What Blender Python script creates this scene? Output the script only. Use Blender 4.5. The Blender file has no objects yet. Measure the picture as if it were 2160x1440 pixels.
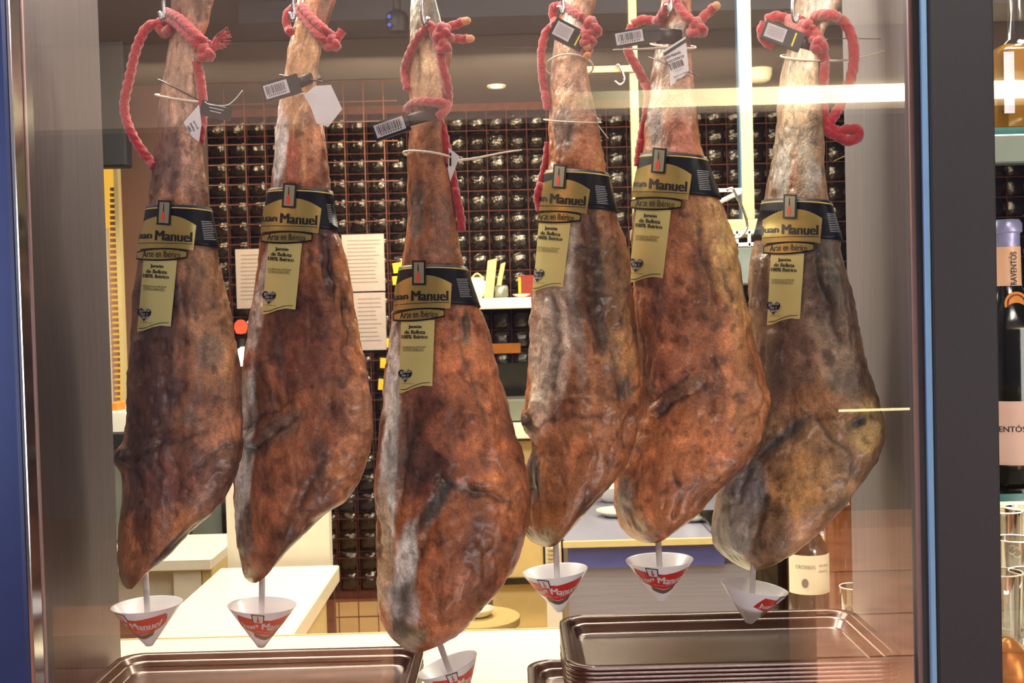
import bpy, math, random
import numpy as np
from mathutils import Vector, Matrix
random.seed(7); rng = np.random.RandomState(11)
SC = bpy.context.scene
COL = SC.collection
# ------------------------------------------------------------------ camera, world, lights, exposure
CAM = np.array([0.0, 0.0, 1.5]); F = 2400.0
pit = math.radians(-1.58); rol = math.radians(1.5)
f0 = np.array([0, math.cos(pit), math.sin(pit)])
r0 = np.array([1.0, 0, 0]); u0 = np.cross(r0, f0)
Rv = r0 * math.cos(rol) - u0 * math.sin(rol)
Uv = r0 * math.sin(rol) + u0 * math.cos(rol)
cd = bpy.data.cameras.new('camera'); cam = bpy.data.objects.new('camera', cd); COL.objects.link(cam)
cd.sensor_width = 36; cd.lens = F / 2160 * 36; cd.clip_start = 0.02
cam.matrix_world = Matrix(((Rv[0], Uv[0], -f0[0], CAM[0]), (Rv[1], Uv[1], -f0[1], CAM[1]), (Rv[2], Uv[2], -f0[2], CAM[2]), (0, 0, 0, 1)))
cd.dof.use_dof = True; cd.dof.focus_distance = 1.42; cd.dof.aperture_fstop = 20
SC.camera = cam
W = bpy.data.worlds.new('world'); SC.world = W; W.use_nodes = True
W.node_tree.nodes['Background'].inputs[0].default_value = (0.30, 0.32, 0.55, 1)
W.node_tree.nodes['Background'].inputs[1].default_value = 0.10
SC.view_settings.view_transform = 'Standard'; SC.view_settings.look = 'None'
SC.view_settings.gamma = 1; SC.view_settings.exposure = 0.0; SC.view_settings.use_curve_mapping = False

def area(name, loc, target, sx, sy, power, color):
    l = bpy.data.lights.new(name, 'AREA'); l.shape = 'RECTANGLE'; l.size = sx; l.size_y = sy; l.energy = power; l.color = color
    o = bpy.data.objects.new(name, l); COL.objects.link(o); o.location = loc
    d = Vector(target) - Vector(loc); o.rotation_euler = d.to_track_quat('-Z', 'Y').to_euler()
    o['kind'] = 'helper'
    return o
# street side, under the arcade ceiling
area('street_key_light', (0.72, 0.52, 2.42), (0.1, 1.45, 1.35), 0.5, 0.34, 23, (1.0, 0.91, 0.82))
area('street_fill_light', (-0.5, 0.50, 2.45), (0.0, 1.45, 1.3), 0.6, 0.34, 10, (0.95, 0.9, 0.95))
area('street_side_light_left', (-1.5, 0.30, 1.55), (0.0, 1.45, 1.25), 0.5, 0.9, 19, (0.92, 0.92, 1.0))  # unseen fill lamp added at the left to brighten the hams
area('street_side_light_right', (1.45, 0.25, 1.35), (-0.1, 1.45, 1.2), 0.5, 0.9, 16, (1.0, 0.92, 0.84))  # matching fill lamp added at the right, out of view
area('blue_sign_light', (-1.55, 0.75, 1.75), (-0.2, 1.42, 1.3), 0.25, 1.0, 19, (0.36, 0.48, 1.0))
area('arcade_uplight', (0.2, -0.6, 0.20), (0.2, -0.8, 2.5), 2.4, 0.5, 85, (1.0, 0.93, 0.90))  # added lamp; brightens the arcade ceiling that hazes the glass
area('pavement_light', (-0.1, -0.1, 2.3), (-0.1, -1.1, 0.3), 3.2, 0.4, 130, (1.0, 0.75, 0.6))  # added lamp that brightens the boxes reflected in the glass
# cabinet lights over the hams
area('cabinet_light', (-0.04, 1.40, 2.12), (-0.04, 1.44, 1.0), 0.95, 0.10, 3.6, (1.0, 0.88, 0.74))
# kitchen ceiling lights and added lamps
area('kitchen_light_left', (-0.8, 2.5, 2.50), (-0.6, 2.6, 0.9), 0.9, 0.5, 46, (1.0, 0.87, 0.66))
area('kitchen_light_right', (0.7, 2.55, 2.50), (0.7, 3.0, 0.7), 0.9, 0.5, 52, (1.0, 0.87, 0.66))
area('counter_light', (-0.1, 1.80, 2.35), (-0.05, 1.72, 1.0), 1.0, 0.12, 16, (1.0, 0.9, 0.72))
for i, (x, p) in enumerate([(-1.5, 9), (-0.55, 14), (0.1, 14), (0.9, 9), (1.5, 6)]):
    area('wall_washer_light', (x, 4.6, 2.3), (x, 5.9, 1.5), 0.16, 0.16, p * 1.25, (1.0, 0.68, 0.34))  # added lamps that raise warm glints on the dark tiles
area('kitchen_light_back', (0.2, 4.4, 2.5), (0.1, 4.9, 0.2), 0.5, 0.5, 34, (1.0, 0.85, 0.6))
area('bay_light', (0.85, 1.55, 2.25), (0.8, 1.7, 1.2), 0.3, 0.12, 5, (1.0, 0.9, 0.8))
area('bay_low_light', (0.88, 1.62, 1.225), (0.90, 1.80, 1.05), 0.3, 0.08, 3.2, (1.0, 0.88, 0.7))

# ------------------------------------------------------------------ helpers
def lin(c):
    c = np.asarray(c, float) / 255.0
    return np.where(c <= 0.04045, c / 12.92, ((c + 0.055) / 1.055) ** 2.4)

def P(px, py, Y):
    px = np.asarray(px, float); py = np.asarray(py, float); Y = np.asarray(Y, float)
    a = (px - 1080) / F; b = (720 - py) / F
    dx = f0[0] + Rv[0] * a + Uv[0] * b; dy = f0[1] + Rv[1] * a + Uv[1] * b; dz = f0[2] + Rv[2] * a + Uv[2] * b
    t = Y / dy
    return np.stack(np.broadcast_arrays(dx * t + CAM[0], Y + 0 * t, dz * t + CAM[2]), -1)

def proj(p):
    d = np.asarray(p, float) - CAM
    z = d @ f0
    return 1080 + F * (d @ Rv) / z, 720 - F * (d @ Uv) / z

def tag(o, label=None, cat=None, group=None, kind=None):
    if label: o['label'] = label
    if cat: o['category'] = cat
    if group: o['group'] = group
    if kind: o['kind'] = kind
    return o

def origin(o):
    while o.parent: o = o.parent
    return np.array(o.location)

def MO(name, V, Fc, mat, parent=None, at=None, smooth=True, auto=None):
    V = np.asarray(V, float).reshape(-1, 3)
    if parent is not None: org = origin(parent)
    elif at is not None: org = np.asarray(at, float)
    else: org = np.array([V[:, 0].mean(), V[:, 1].mean(), V[:, 2].min()])
    m = bpy.data.meshes.new(name)
    m.from_pydata((V - org).tolist(), [], [tuple(int(i) for i in f) for f in Fc]); m.update()
    if smooth is True: m.polygons.foreach_set('use_smooth', [True] * len(m.polygons))
    o = bpy.data.objects.new(name, m); COL.objects.link(o)
    if parent is not None: o.parent = parent
    else: o.location = org
    if mat is not None: m.materials.append(mat)
    if auto is not None:
        try: m.set_sharp_from_angle(angle=math.radians(auto))
        except Exception: pass
    return o

def EMPTY(name, at):
    o = bpy.data.objects.new(name, None); COL.objects.link(o); o.location = tuple(float(v) for v in at); o.empty_display_size = 0.02
    return o

class Geo:
    def __init__(s): s.V = []; s.F = []; s.n = 0
    def add(s, V, Fc):
        V = np.asarray(V, float).reshape(-1, 3); s.V.append(V)
        s.F += [tuple(int(i) + s.n for i in f) for f in Fc]; s.n += len(V); return s
    def box(s, a, b, bev=0.0):
        a = np.minimum(a, b) * 1.0; b2 = np.maximum(a, b); b = b2
        a = np.asarray(a, float); b = np.asarray(b, float)
        if bev <= 0:
            V = [(x, y, z) for x in (a[0], b[0]) for y in (a[1], b[1]) for z in (a[2], b[2])]
            return s.add(V, [(0, 1, 3, 2), (4, 6, 7, 5), (0, 4, 5, 1), (2, 3, 7, 6), (0, 2, 6, 4), (1, 5, 7, 3)])
        bev = min(bev, (b - a).min() * 0.45)
        V = []; idx = {}
        for ax in range(3):
            for cx in (0, 1):
                for cy in (0, 1):
                    for cz in (0, 1):
                        c = [cx, cy, cz]; p = [(b[k] if c[k] else a[k]) for k in range(3)]
                        for k in range(3):
                            if k != ax: p[k] += -bev if c[k] else bev
                        idx[(ax, cx, cy, cz)] = len(V); V.append(p)
        Fc = []
        for ax in range(3):
            o1, o2 = [k for k in range(3) if k != ax]
            for sgn in (0, 1):
                q = []
                for (u, v) in ((0, 0), (1, 0), (1, 1), (0, 1)):
                    c = [0, 0, 0]; c[ax] = sgn; c[o1] = u; c[o2] = v; q.append(idx[(ax, *c)])
                flip = (sgn == 1) == (ax != 1)
                Fc.append(tuple(q if flip else q[::-1]))
        for e in range(3):
            o1, o2 = [k for k in range(3) if k != e]
            for u in (0, 1):
                for v in (0, 1):
                    q = []
                    for (t, axx) in ((0, o1), (1, o1), (1, o2), (0, o2)):
                        c = [0, 0, 0]; c[e] = t; c[o1] = u; c[o2] = v; q.append(idx[(axx, *c)])
                    Fc.append(tuple(q))
        for cx in (0, 1):
            for cy in (0, 1):
                for cz in (0, 1): Fc.append((idx[(0, cx, cy, cz)], idx[(1, cx, cy, cz)], idx[(2, cx, cy, cz)]))
        return s.add(V, Fc)
    def tube(s, pts, r, n=10, closed=False, caps=True, twist=0, lobes=0, amp=0.0, flat=None):
        pts = np.asarray(pts, float); m = len(pts)
        r = np.broadcast_to(np.asarray(r, float), (m,))
        if closed: T = np.roll(pts, -1, 0) - np.roll(pts, 1, 0)
        else: T = np.gradient(pts, axis=0)
        T /= np.linalg.norm(T, axis=1)[:, None] + 1e-12
        N = np.zeros_like(T); ref = np.array([0, 1.0, 0]) if abs(T[0][1]) < .9 else np.array([1.0, 0, 0])
        v = ref - T[0] * (ref @ T[0]); N[0] = v / np.linalg.norm(v)
        for i in range(1, m):
            v = N[i-1] - T[i] * (N[i-1] @ T[i]); N[i] = v / (np.linalg.norm(v) + 1e-12)
        B = np.cross(T, N)
        L = np.concatenate([[0], np.cumsum(np.linalg.norm(np.diff(pts, axis=0), axis=1))])
        th = np.linspace(0, 2 * np.pi, n, endpoint=False)
        rr = r[:, None] * (1 + amp * np.cos(lobes * th[None] + twist * L[:, None])) if lobes else np.repeat(r[:, None], n, 1)
        fa = 1.0 if flat is None else flat
        V = pts[:, None] + rr[..., None] * (np.cos(th)[None, :, None] * N[:, None] * fa + np.sin(th)[None, :, None] * B[:, None])
        Fc = []
        mm = m if closed else m - 1
        for i in range(mm):
            j = (i + 1) % m
            for k in range(n):
                k2 = (k + 1) % n
                Fc.append((i*n+k, i*n+k2, j*n+k2, j*n+k))
        if caps and not closed:
            Fc.append(tuple(range(n))[::-1]); Fc.append(tuple((m-1)*n + k for k in range(n)))
        return s.add(V.reshape(-1, 3), Fc)
    def lathe(s, c, prof, n=32, axis=(0, 0, 1), ridges=0, ramp=0.0):
        c = np.asarray(c, float); ax = np.asarray(axis, float); ax = ax / np.linalg.norm(ax)
        e1 = np.cross(ax, [0, 1, 0]); e1 = e1 / np.linalg.norm(e1); e2 = np.cross(ax, e1)
        th = np.linspace(0, 2 * np.pi, n, endpoint=False)
        V = []
        for (r, h) in prof:
            rr = r * (1 + ramp * np.cos(ridges * th)) if ridges else r + 0 * th
            V.append(c + ax * h + rr[:, None] * (np.cos(th)[:, None] * e1 + np.sin(th)[:, None] * e2))
        Fc = []
        for i in range(len(prof) - 1):
            for k in range(n):
                k2 = (k + 1) % n; Fc.append((i*n+k, i*n+k2, (i+1)*n+k2, (i+1)*n+k))
        if prof[0][0] > 1e-6: Fc.append(tuple(range(n))[::-1])
        if prof[-1][0] > 1e-6: Fc.append(tuple((len(prof)-1)*n + k for k in range(n)))
        return s.add(np.concatenate(V), Fc)
    def ob(s, name, mat, parent=None, at=None, smooth=False, auto=None):
        return MO(name, np.concatenate(s.V), s.F, mat, parent, at, smooth or (auto is not None), auto)

def spline(pts, n):
    pts = np.asarray(pts, float); m = len(pts)
    d = np.concatenate([[0], np.cumsum(np.linalg.norm(np.diff(pts[:, :2], axis=0), axis=1) + 1e-6)])
    ext = np.vstack([2*pts[0]-pts[1], pts, 2*pts[-1]-pts[-2]])
    de = np.concatenate([[d[0]-(d[1]-d[0])], d, [d[-1]+(d[-1]-d[-2])]])
    q = np.linspace(0, d[-1], n); out = []
    for t in q:
        i = min(max(np.searchsorted(d, t, side='right') - 1, 0), m - 2)
        h = d[i+1] - d[i]; s_ = (t - d[i]) / h
        p0, p1, p2, p3 = ext[i], ext[i+1], ext[i+2], ext[i+3]
        m1 = (p2 - p0) / (de[i+2] - de[i]) * h; m2 = (p3 - p1) / (de[i+3] - de[i+1]) * h
        s2, s3 = s_*s_, s_*s_*s_
        out.append((2*s3-3*s2+1)*p1 + (s3-2*s2+s_)*m1 + (-2*s3+3*s2)*p2 + (s3-s2)*m2)
    return np.array(out)

_tab = rng.rand(64, 64, 64)
def vnoise(p):
    i = np.floor(p).astype(int); f = p - i; f = f * f * (3 - 2 * f)
    def g(a, b, c): return _tab[(i[..., 0]+a) & 63, (i[..., 1]+b) & 63, (i[..., 2]+c) & 63]
    x, y, z = f[..., 0], f[..., 1], f[..., 2]
    c00 = g(0,0,0)*(1-x)+g(1,0,0)*x; c10 = g(0,1,0)*(1-x)+g(1,1,0)*x
    c01 = g(0,0,1)*(1-x)+g(1,0,1)*x; c11 = g(0,1,1)*(1-x)+g(1,1,1)*x
    return ((c00*(1-y)+c10*y)*(1-z)+(c01*(1-y)+c11*y)*z) * 2 - 1
def fbm(p, o=4):
    s = 0; a = 1.0; t = 0
    for k in range(o): s = s + a * vnoise(p * 2**k + 17.3 * k); t += a; a *= .5
    return s / t

# ------------------------------------------------------------------ materials
def nm(name):
    m = bpy.data.materials.new(name); m.use_nodes = True; nt = m.node_tree
    b = nt.nodes['Principled BSDF']; return m, nt, b
def setin(b, k, v):
    if k in b.inputs: b.inputs[k].default_value = v
def mat(name, rgb, rough=.5, metal=0, var=.12, scale=30, bump=0.0, bscale=80, stretch=(1, 1, 1), coat=0, emit=None, es=0, bdist=.004, trans=0, alpha=None, spec=.5, ior=1.45, sheen=0):
    m, nt, b = nm(name); c = lin(rgb)
    tc = nt.nodes.new('ShaderNodeTexCoord'); mp = nt.nodes.new('ShaderNodeMapping'); mp.inputs['Scale'].default_value = stretch
    nt.links.new(tc.outputs['Object'], mp.inputs[0])
    if var > 0:
        nz = nt.nodes.new('ShaderNodeTexNoise'); nz.inputs['Scale'].default_value = scale; nz.inputs['Detail'].default_value = 5
        nt.links.new(mp.outputs[0], nz.inputs['Vector'])
        cr = nt.nodes.new('ShaderNodeValToRGB'); cr.color_ramp.elements[0].position = .3; cr.color_ramp.elements[1].position = .7
        cr.color_ramp.elements[0].color = (*(c * (1 - var)), 1); cr.color_ramp.elements[1].color = (*np.clip(c * (1 + var), 0, 1), 1)
        nt.links.new(nz.outputs['Fac'], cr.inputs[0]); nt.links.new(cr.outputs[0], b.inputs['Base Color'])
    else: b.inputs['Base Color'].default_value = (*c, 1)
    b.inputs['Roughness'].default_value = rough; b.inputs['Metallic'].default_value = metal
    setin(b, 'Coat Weight', coat); setin(b, 'Coat Roughness', .15); setin(b, 'Specular IOR Level', spec); setin(b, 'Transmission Weight', trans); setin(b, 'IOR', ior)
    setin(b, 'Sheen Weight', sheen)
    if alpha is not None: b.inputs['Alpha'].default_value = alpha
    if emit is not None:
        setin(b, 'Emission Color', (*lin(emit), 1)); setin(b, 'Emission Strength', es)
    if bump > 0:
        n2 = nt.nodes.new('ShaderNodeTexNoise'); n2.inputs['Scale'].default_value = bscale; n2.inputs['Detail'].default_value = 4
        nt.links.new(mp.outputs[0], n2.inputs['Vector'])
        bp = nt.nodes.new('ShaderNodeBump'); bp.inputs['Strength'].default_value = bump; bp.inputs['Distance'].default_value = bdist
        nt.links.new(n2.outputs['Fac'], bp.inputs['Height']); nt.links.new(bp.outputs[0], b.inputs['Normal'])
    return m
def clear_glass(name, tint=(1, 1, 1), refl=.08, rough=.0, edge=True):
    m = bpy.data.materials.new(name); m.use_nodes = True; nt = m.node_tree; nt.nodes.clear()
    o = nt.nodes.new('ShaderNodeOutputMaterial'); t = nt.nodes.new('ShaderNodeBsdfTransparent'); g = nt.nodes.new('ShaderNodeBsdfGlossy')
    mx = nt.nodes.new('ShaderNodeMixShader'); t.inputs[0].default_value = (*tint, 1); g.inputs['Roughness'].default_value = rough
    fr = nt.nodes.new('ShaderNodeFresnel'); fr.inputs['IOR'].default_value = 1.5
    mu = nt.nodes.new('ShaderNodeMath'); mu.operation = 'MULTIPLY'; mu.inputs[1].default_value = refl / .04; mu.use_clamp = True
    nt.links.new(fr.outputs[0], mu.inputs[0]); nt.links.new(mu.outputs[0], mx.inputs[0])
    nt.links.new(t.outputs[0], mx.inputs[1]); nt.links.new(g.outputs[0], mx.inputs[2]); nt.links.new(mx.outputs[0], o.inputs[0])
    return m
def emis(name, rgb, s):
    m = bpy.data.materials.new(name); m.use_nodes = True; nt = m.node_tree; nt.nodes.clear()
    o = nt.nodes.new('ShaderNodeOutputMaterial'); e = nt.nodes.new('ShaderNodeEmission'); e.inputs[0].default_value = (*lin(rgb), 1); e.inputs[1].default_value = s
    nt.links.new(e.outputs[0], o.inputs[0]); return m
def ham_mat():
    m, nt, b = nm('cured_meat'); L = nt.links.new
    at = nt.nodes.new('ShaderNodeAttribute'); at.attribute_name = 'Col'
    tc = nt.nodes.new('ShaderNodeTexCoord'); mp = nt.nodes.new('ShaderNodeMapping'); mp.inputs['Scale'].default_value = (1, 1, .68)
    L(tc.outputs['Object'], mp.inputs[0])
    def noise(sc, det, src, dist=0):
        n = nt.nodes.new('ShaderNodeTexNoise'); n.inputs['Scale'].default_value = sc; n.inputs['Detail'].default_value = det; n.inputs['Distortion'].default_value = dist
        n.inputs['Roughness'].default_value = .62; L(src, n.inputs['Vector']); return n
    n1 = noise(26, 8, mp.outputs[0], .6); n2 = noise(130, 5, tc.outputs['Object'], .2); n3 = noise(14, 6, tc.outputs['Object'], 1.2)
    r1 = nt.nodes.new('ShaderNodeMapRange'); r1.inputs[1].default_value = .3; r1.inputs[2].default_value = .7; r1.inputs[3].default_value = .50; r1.inputs[4].default_value = 1.42
    L(n1.outputs['Fac'], r1.inputs[0])
    r2 = nt.nodes.new('ShaderNodeMapRange'); r2.inputs[1].default_value = .32; r2.inputs[2].default_value = .68; r2.inputs[3].default_value = .82; r2.inputs[4].default_value = 1.15
    L(n2.outputs['Fac'], r2.inputs[0])
    mm = nt.nodes.new('ShaderNodeMath'); mm.operation = 'MULTIPLY'; L(r1.outputs[0], mm.inputs[0]); L(r2.outputs[0], mm.inputs[1])
    vm = nt.nodes.new('ShaderNodeVectorMath'); vm.operation = 'SCALE'; L(at.outputs['Color'], vm.inputs[0]); L(mm.outputs[0], vm.inputs['Scale'])
    # greyish mould bloom in loose patches
    r3 = nt.nodes.new('ShaderNodeMapRange'); r3.inputs[1].default_value = .58; r3.inputs[2].default_value = .75; r3.inputs[3].default_value = 0; r3.inputs[4].default_value = .30
    L(n3.outputs['Fac'], r3.inputs[0])
    mx = nt.nodes.new('ShaderNodeMix'); mx.data_type = 'RGBA'; L(r3.outputs[0], mx.inputs['Factor']); L(vm.outputs[0], mx.inputs['A']); mx.inputs['B'].default_value = (.20, .15, .13, 1)
    L(mx.outputs['Result'], b.inputs['Base Color'])
    n4 = noise(430, 3, tc.outputs['Object'], .4); r4 = nt.nodes.new('ShaderNodeMapRange'); r4.inputs[1].default_value = .35; r4.inputs[2].default_value = .65; r4.inputs[3].default_value = .72; r4.inputs[4].default_value = 1.2
    L(n4.outputs['Fac'], r4.inputs[0]); m4 = nt.nodes.new('ShaderNodeVectorMath'); m4.operation = 'SCALE'; L(mx.outputs['Result'], m4.inputs[0]); L(r4.outputs[0], m4.inputs['Scale']); L(m4.outputs[0], b.inputs['Base Color'])
    ro = nt.nodes.new('ShaderNodeMapRange'); ro.inputs[1].default_value = .3; ro.inputs[2].default_value = .7; ro.inputs[3].default_value = .24; ro.inputs[4].default_value = .50
    L(n1.outputs['Fac'], ro.inputs[0]); L(ro.outputs[0], b.inputs['Roughness'])
    b.inputs['Specular IOR Level'].default_value = .55; setin(b, 'Coat Weight', .35); setin(b, 'Coat Roughness', .22)
    setin(b, 'Subsurface Weight', .0)
    ad = nt.nodes.new('ShaderNodeMath'); ad.operation = 'MULTIPLY_ADD'; L(n2.outputs['Fac'], ad.inputs[0]); ad.inputs[1].default_value = .28; L(n1.outputs['Fac'], ad.inputs[2])
    bp = nt.nodes.new('ShaderNodeBump'); bp.inputs['Strength'].default_value = .75; bp.inputs['Distance'].default_value = .006
    L(ad.outputs[0], bp.inputs['Height']); L(bp.outputs[0], b.inputs['Normal'])
    return m
def brushed(name, rgb, rough=.4, metal=.8):
    return mat(name, rgb, rough, metal, var=.10, scale=1.0, bump=.06, bscale=2.0, stretch=(260, 260, 6))
M = dict(
    ham=ham_mat(),
    hoof=mat('hoof_horn', (70, 62, 55), .5, var=.3, scale=60, bump=.3),
    black=mat('band_black', (14, 15, 22), .42, var=.05, spec=.35),
    gold=mat('gold_foil', (210, 184, 112), .27, .7, var=.14, scale=14, bump=.05, bscale=20),
    tagpaper=mat('tag_gold_paper', (216, 204, 138), .36, .25, var=.08, scale=10),
    ink=mat('ink_black', (14, 14, 16), .5, var=0),
    goldline=mat('gold_line', (235, 205, 120), .35, .3, var=0),
    silver=mat('emblem_silver', (150, 145, 125), .4, .3, var=.05),
    redink=mat('ink_red', (222, 66, 45), .5, var=0),
    whiteink=mat('ink_white', (200, 200, 205), .5, var=0),
    rope=mat('red_rope', (176, 34, 46), .85, var=.22, scale=160, bump=.7, bscale=420, sheen=.6),
    ropeend=mat('rope_core', (215, 150, 110), .9, var=.2, scale=300, bump=.6, bscale=400),
    steel=mat('polished_steel', (200, 200, 205), .16, 1, var=.03),
    zip=mat('cable_tie_white', (222, 206, 190), .45, var=.04, spec=.5),
    zipblack=mat('cable_tie_black', (26, 24, 27), .4, var=.05),
    tagblack=mat('security_tag_black', (30, 28, 32), .38, var=.08),
    sticker=mat('barcode_sticker', (196, 188, 196), .5, var=.03),
    yellow=mat('yellow_window', (225, 205, 40), .4, var=0),
    paper=mat('white_card', (212, 206, 212), .6, var=.06, scale=40),
    cup=mat('white_plastic', (228, 230, 240), .35, var=.02, coat=.2),
    stem=mat('frosted_plastic', (225, 225, 232), .3, var=.02, trans=.15),
    cupred=mat('cup_red', (196, 38, 36), .4, var=.03),
    cupbrown=mat('cup_brown', (96, 84, 66), .45, var=.05),
    tray=mat('tray_steel', (96, 88, 86), .26, 1, var=.18, scale=14, bump=.03, bscale=30),
    trayside=mat('tray_edge', (120, 104, 98), .35, .9, var=.2, scale=60),
    jamb=brushed('brushed_jamb', (112, 104, 108), .45, .65),
    jambr=brushed('brushed_jamb_right', (150, 145, 152), .45, .6),  # same metal as the left panel, lightened for the light it catches
    frame=mat('dark_frame_metal', (24, 22, 25), .6, .0, var=.12, scale=300, spec=.2),
    frameblue=mat('frame_anodised_blue', (26, 36, 68), .35, .5, var=.06),  # blue light falling on the post is put into its colour
    edgeblue=mat('glass_edge_blue', (62, 92, 120), .4, .1, var=.05),  # metal bead with its blue reflection put into the colour
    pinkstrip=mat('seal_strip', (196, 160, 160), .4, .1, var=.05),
    counter=mat('white_counter', (242, 232, 204), .35, var=.02),
    counteredge=mat('counter_edge', (200, 180, 130), .5, var=.05),
    ceiling=mat('ceiling_grey', (86, 86, 95), .9, var=.08, scale=4),
    floor=mat('floor_beige', (190, 165, 120), .6, var=.1, scale=3),
    grout=mat('rust_grout', (84, 46, 40), .8, var=.3, scale=30),
    tile=mat('glazed_dark_tile', (24, 20, 21), .10, var=.35, scale=14, bump=1.0, bscale=22, spec=1.0, stretch=(1, 1, 2.2), bdist=.007),
    copper=mat('copper_wire', (74, 38, 32), .55, .3, var=.15),
    brown=mat('brown_wall', (112, 84, 74), .8, var=.1, scale=4),
    mauve=mat('mauve_panel', (160, 122, 112), .6, var=.05),
    whitelam=mat('white_laminate', (240, 232, 215), .4, var=.03),
    cream=mat('cream_panel', (222, 200, 140), .5, var=.04),
    inox=mat('brushed_inox', (170, 170, 190), .34, .35, var=.08, scale=1, bump=.05, bscale=2, stretch=(4, 4, 240)),
    blueinox=mat('blue_film_inox', (104, 112, 190), .35, .2, var=.06),
    darkglass=mat('dark_glass', (24, 26, 26), .1, .0, var=.2, coat=.5),
    greyglass=mat('grey_panel', (120, 128, 122), .2, .3, var=.2, scale=5),
    screen=mat('black_casing', (26, 25, 27), .6, var=.1),
    orange=mat('orange_print', (214, 132, 44), .6, var=.1),
    yellownote=mat('yellow_note', (226, 180, 50), .6, var=.05),
    redbox=mat('red_card', (120, 30, 24), .6, var=.08),
    notice=mat('notice_paper', (158, 152, 158), .7, var=.05),
    china=mat('white_china', (238, 235, 225), .2, var=.02, coat=.3),
    wood=mat('bench_wood', (166, 112, 78), .6, var=.25, scale=6, stretch=(1, 6, 12)),
    pavement=mat('pavement', (140, 80, 66), .9, var=.2, scale=5),
    pilaster=mat('dark_pilaster', (20, 18, 20), .9, var=.1),
    soffit=mat('arcade_plaster', (165, 155, 152), .9, var=.08, scale=3),
    winebottle=mat('dark_green_glass', (22, 20, 14), .08, var=.05, coat=.6),
    foil=mat('bottle_foil', (170, 165, 205), .35, .5, var=.2, scale=40, bump=.5, bscale=60),
    foilorange=mat('peach_foil', (226, 176, 140), .45, .1, var=.05),
    winelabel=mat('cream_label', (236, 226, 200), .6, var=.03),
    pinklabel=mat('pink_label', (228, 186, 170), .6, var=.03),
    brownglass=mat('brown_glass', (96, 52, 26), .1, var=.1),
    amber=mat('amber_spirit', (150, 104, 30), .1, var=.2, scale=4, trans=.3),
    teal=mat('teal_glass', (52, 130, 130), .1, var=.25, scale=10, trans=.3),
    greyline=mat('print_grey', (120, 112, 112), .6, var=0),
    copperpan=mat('copper_bowl', (206, 130, 62), .3, .6, var=.1),
    whitewall=mat('lit_cream_wall', (235, 222, 190), .6, var=.04),
)
M['pane'] = clear_glass('shop_glass', (.97, .98, .98), .075)
M['glassware'] = clear_glass('glassware', (.93, .95, .94), .22)
M['shelfglass'] = clear_glass('shelf_glass', (.55, .75, .68), .12)
M['lamp'] = emis('lamp_face', (255, 236, 200), 6)
M['redlamp'] = emis('red_lamp', (255, 70, 40), 3)
M['warmlit'] = emis('warm_lit_diffuser', (255, 190, 70), 1.1)  # glow stands for warm light on the shutter, which is no lamp
M['ledsmall'] = emis('led_small', (255, 236, 170), 9)
M['bluescreen'] = emis('screen_blue', (90, 120, 230), 1.0)

# LED line: brighter toward one end, as the photographed lamp line is
m = bpy.data.materials.new('led_line'); m.use_nodes = True; nt = m.node_tree; nt.nodes.clear()
o_ = nt.nodes.new('ShaderNodeOutputMaterial'); e_ = nt.nodes.new('ShaderNodeEmission'); tc_ = nt.nodes.new('ShaderNodeTexCoord'); sp_ = nt.nodes.new('ShaderNodeSeparateXYZ'); mr_ = nt.nodes.new('ShaderNodeMapRange')
e_.inputs[0].default_value = (1.0, .86, .48, 1)
nt.links.new(tc_.outputs['Generated'], sp_.inputs[0]); nt.links.new(sp_.outputs[0], mr_.inputs[0]); mr_.inputs[1].default_value = 0; mr_.inputs[2].default_value = .55; mr_.inputs[3].default_value = .2; mr_.inputs[4].default_value = 26
nt.links.new(mr_.outputs[0], e_.inputs[1]); nt.links.new(e_.outputs[0], o_.inputs[0]); M['led'] = m

# ------------------------------------------------------------------ setting
def struct(name, geo, mt, label=None, parent=None, **k):
    o = geo.ob(name, mt, parent, **k)
    if parent is None: tag(o, label, None, None, 'structure')
    return o
YW = 5.9; ZC = 2.57
struct('floor', Geo().box((-4, 1.66, -.1), (4.6, YW + .3, 0)), M['floor'], 'beige kitchen floor')
struct('ceiling', Geo().box((-4, 1.66, ZC), (4.6, YW + .3, ZC + .1)), M['ceiling'], 'dark grey kitchen ceiling')
struct('trim_1', Geo().box((-.9, 3.9, ZC - .07), (3.5, 4.05, ZC)), M['ceiling'], 'shallow beam under the kitchen ceiling')
struct('wall_left', Geo().box((-2.3, 1.7, 0), (-2.2, YW, ZC)), M['brown'], 'brown side wall of the kitchen')
struct('wall_right', Geo().box((4.3, 1.7, 0), (4.4, YW, ZC)), M['brown'], 'brown wall far to the right')
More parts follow.
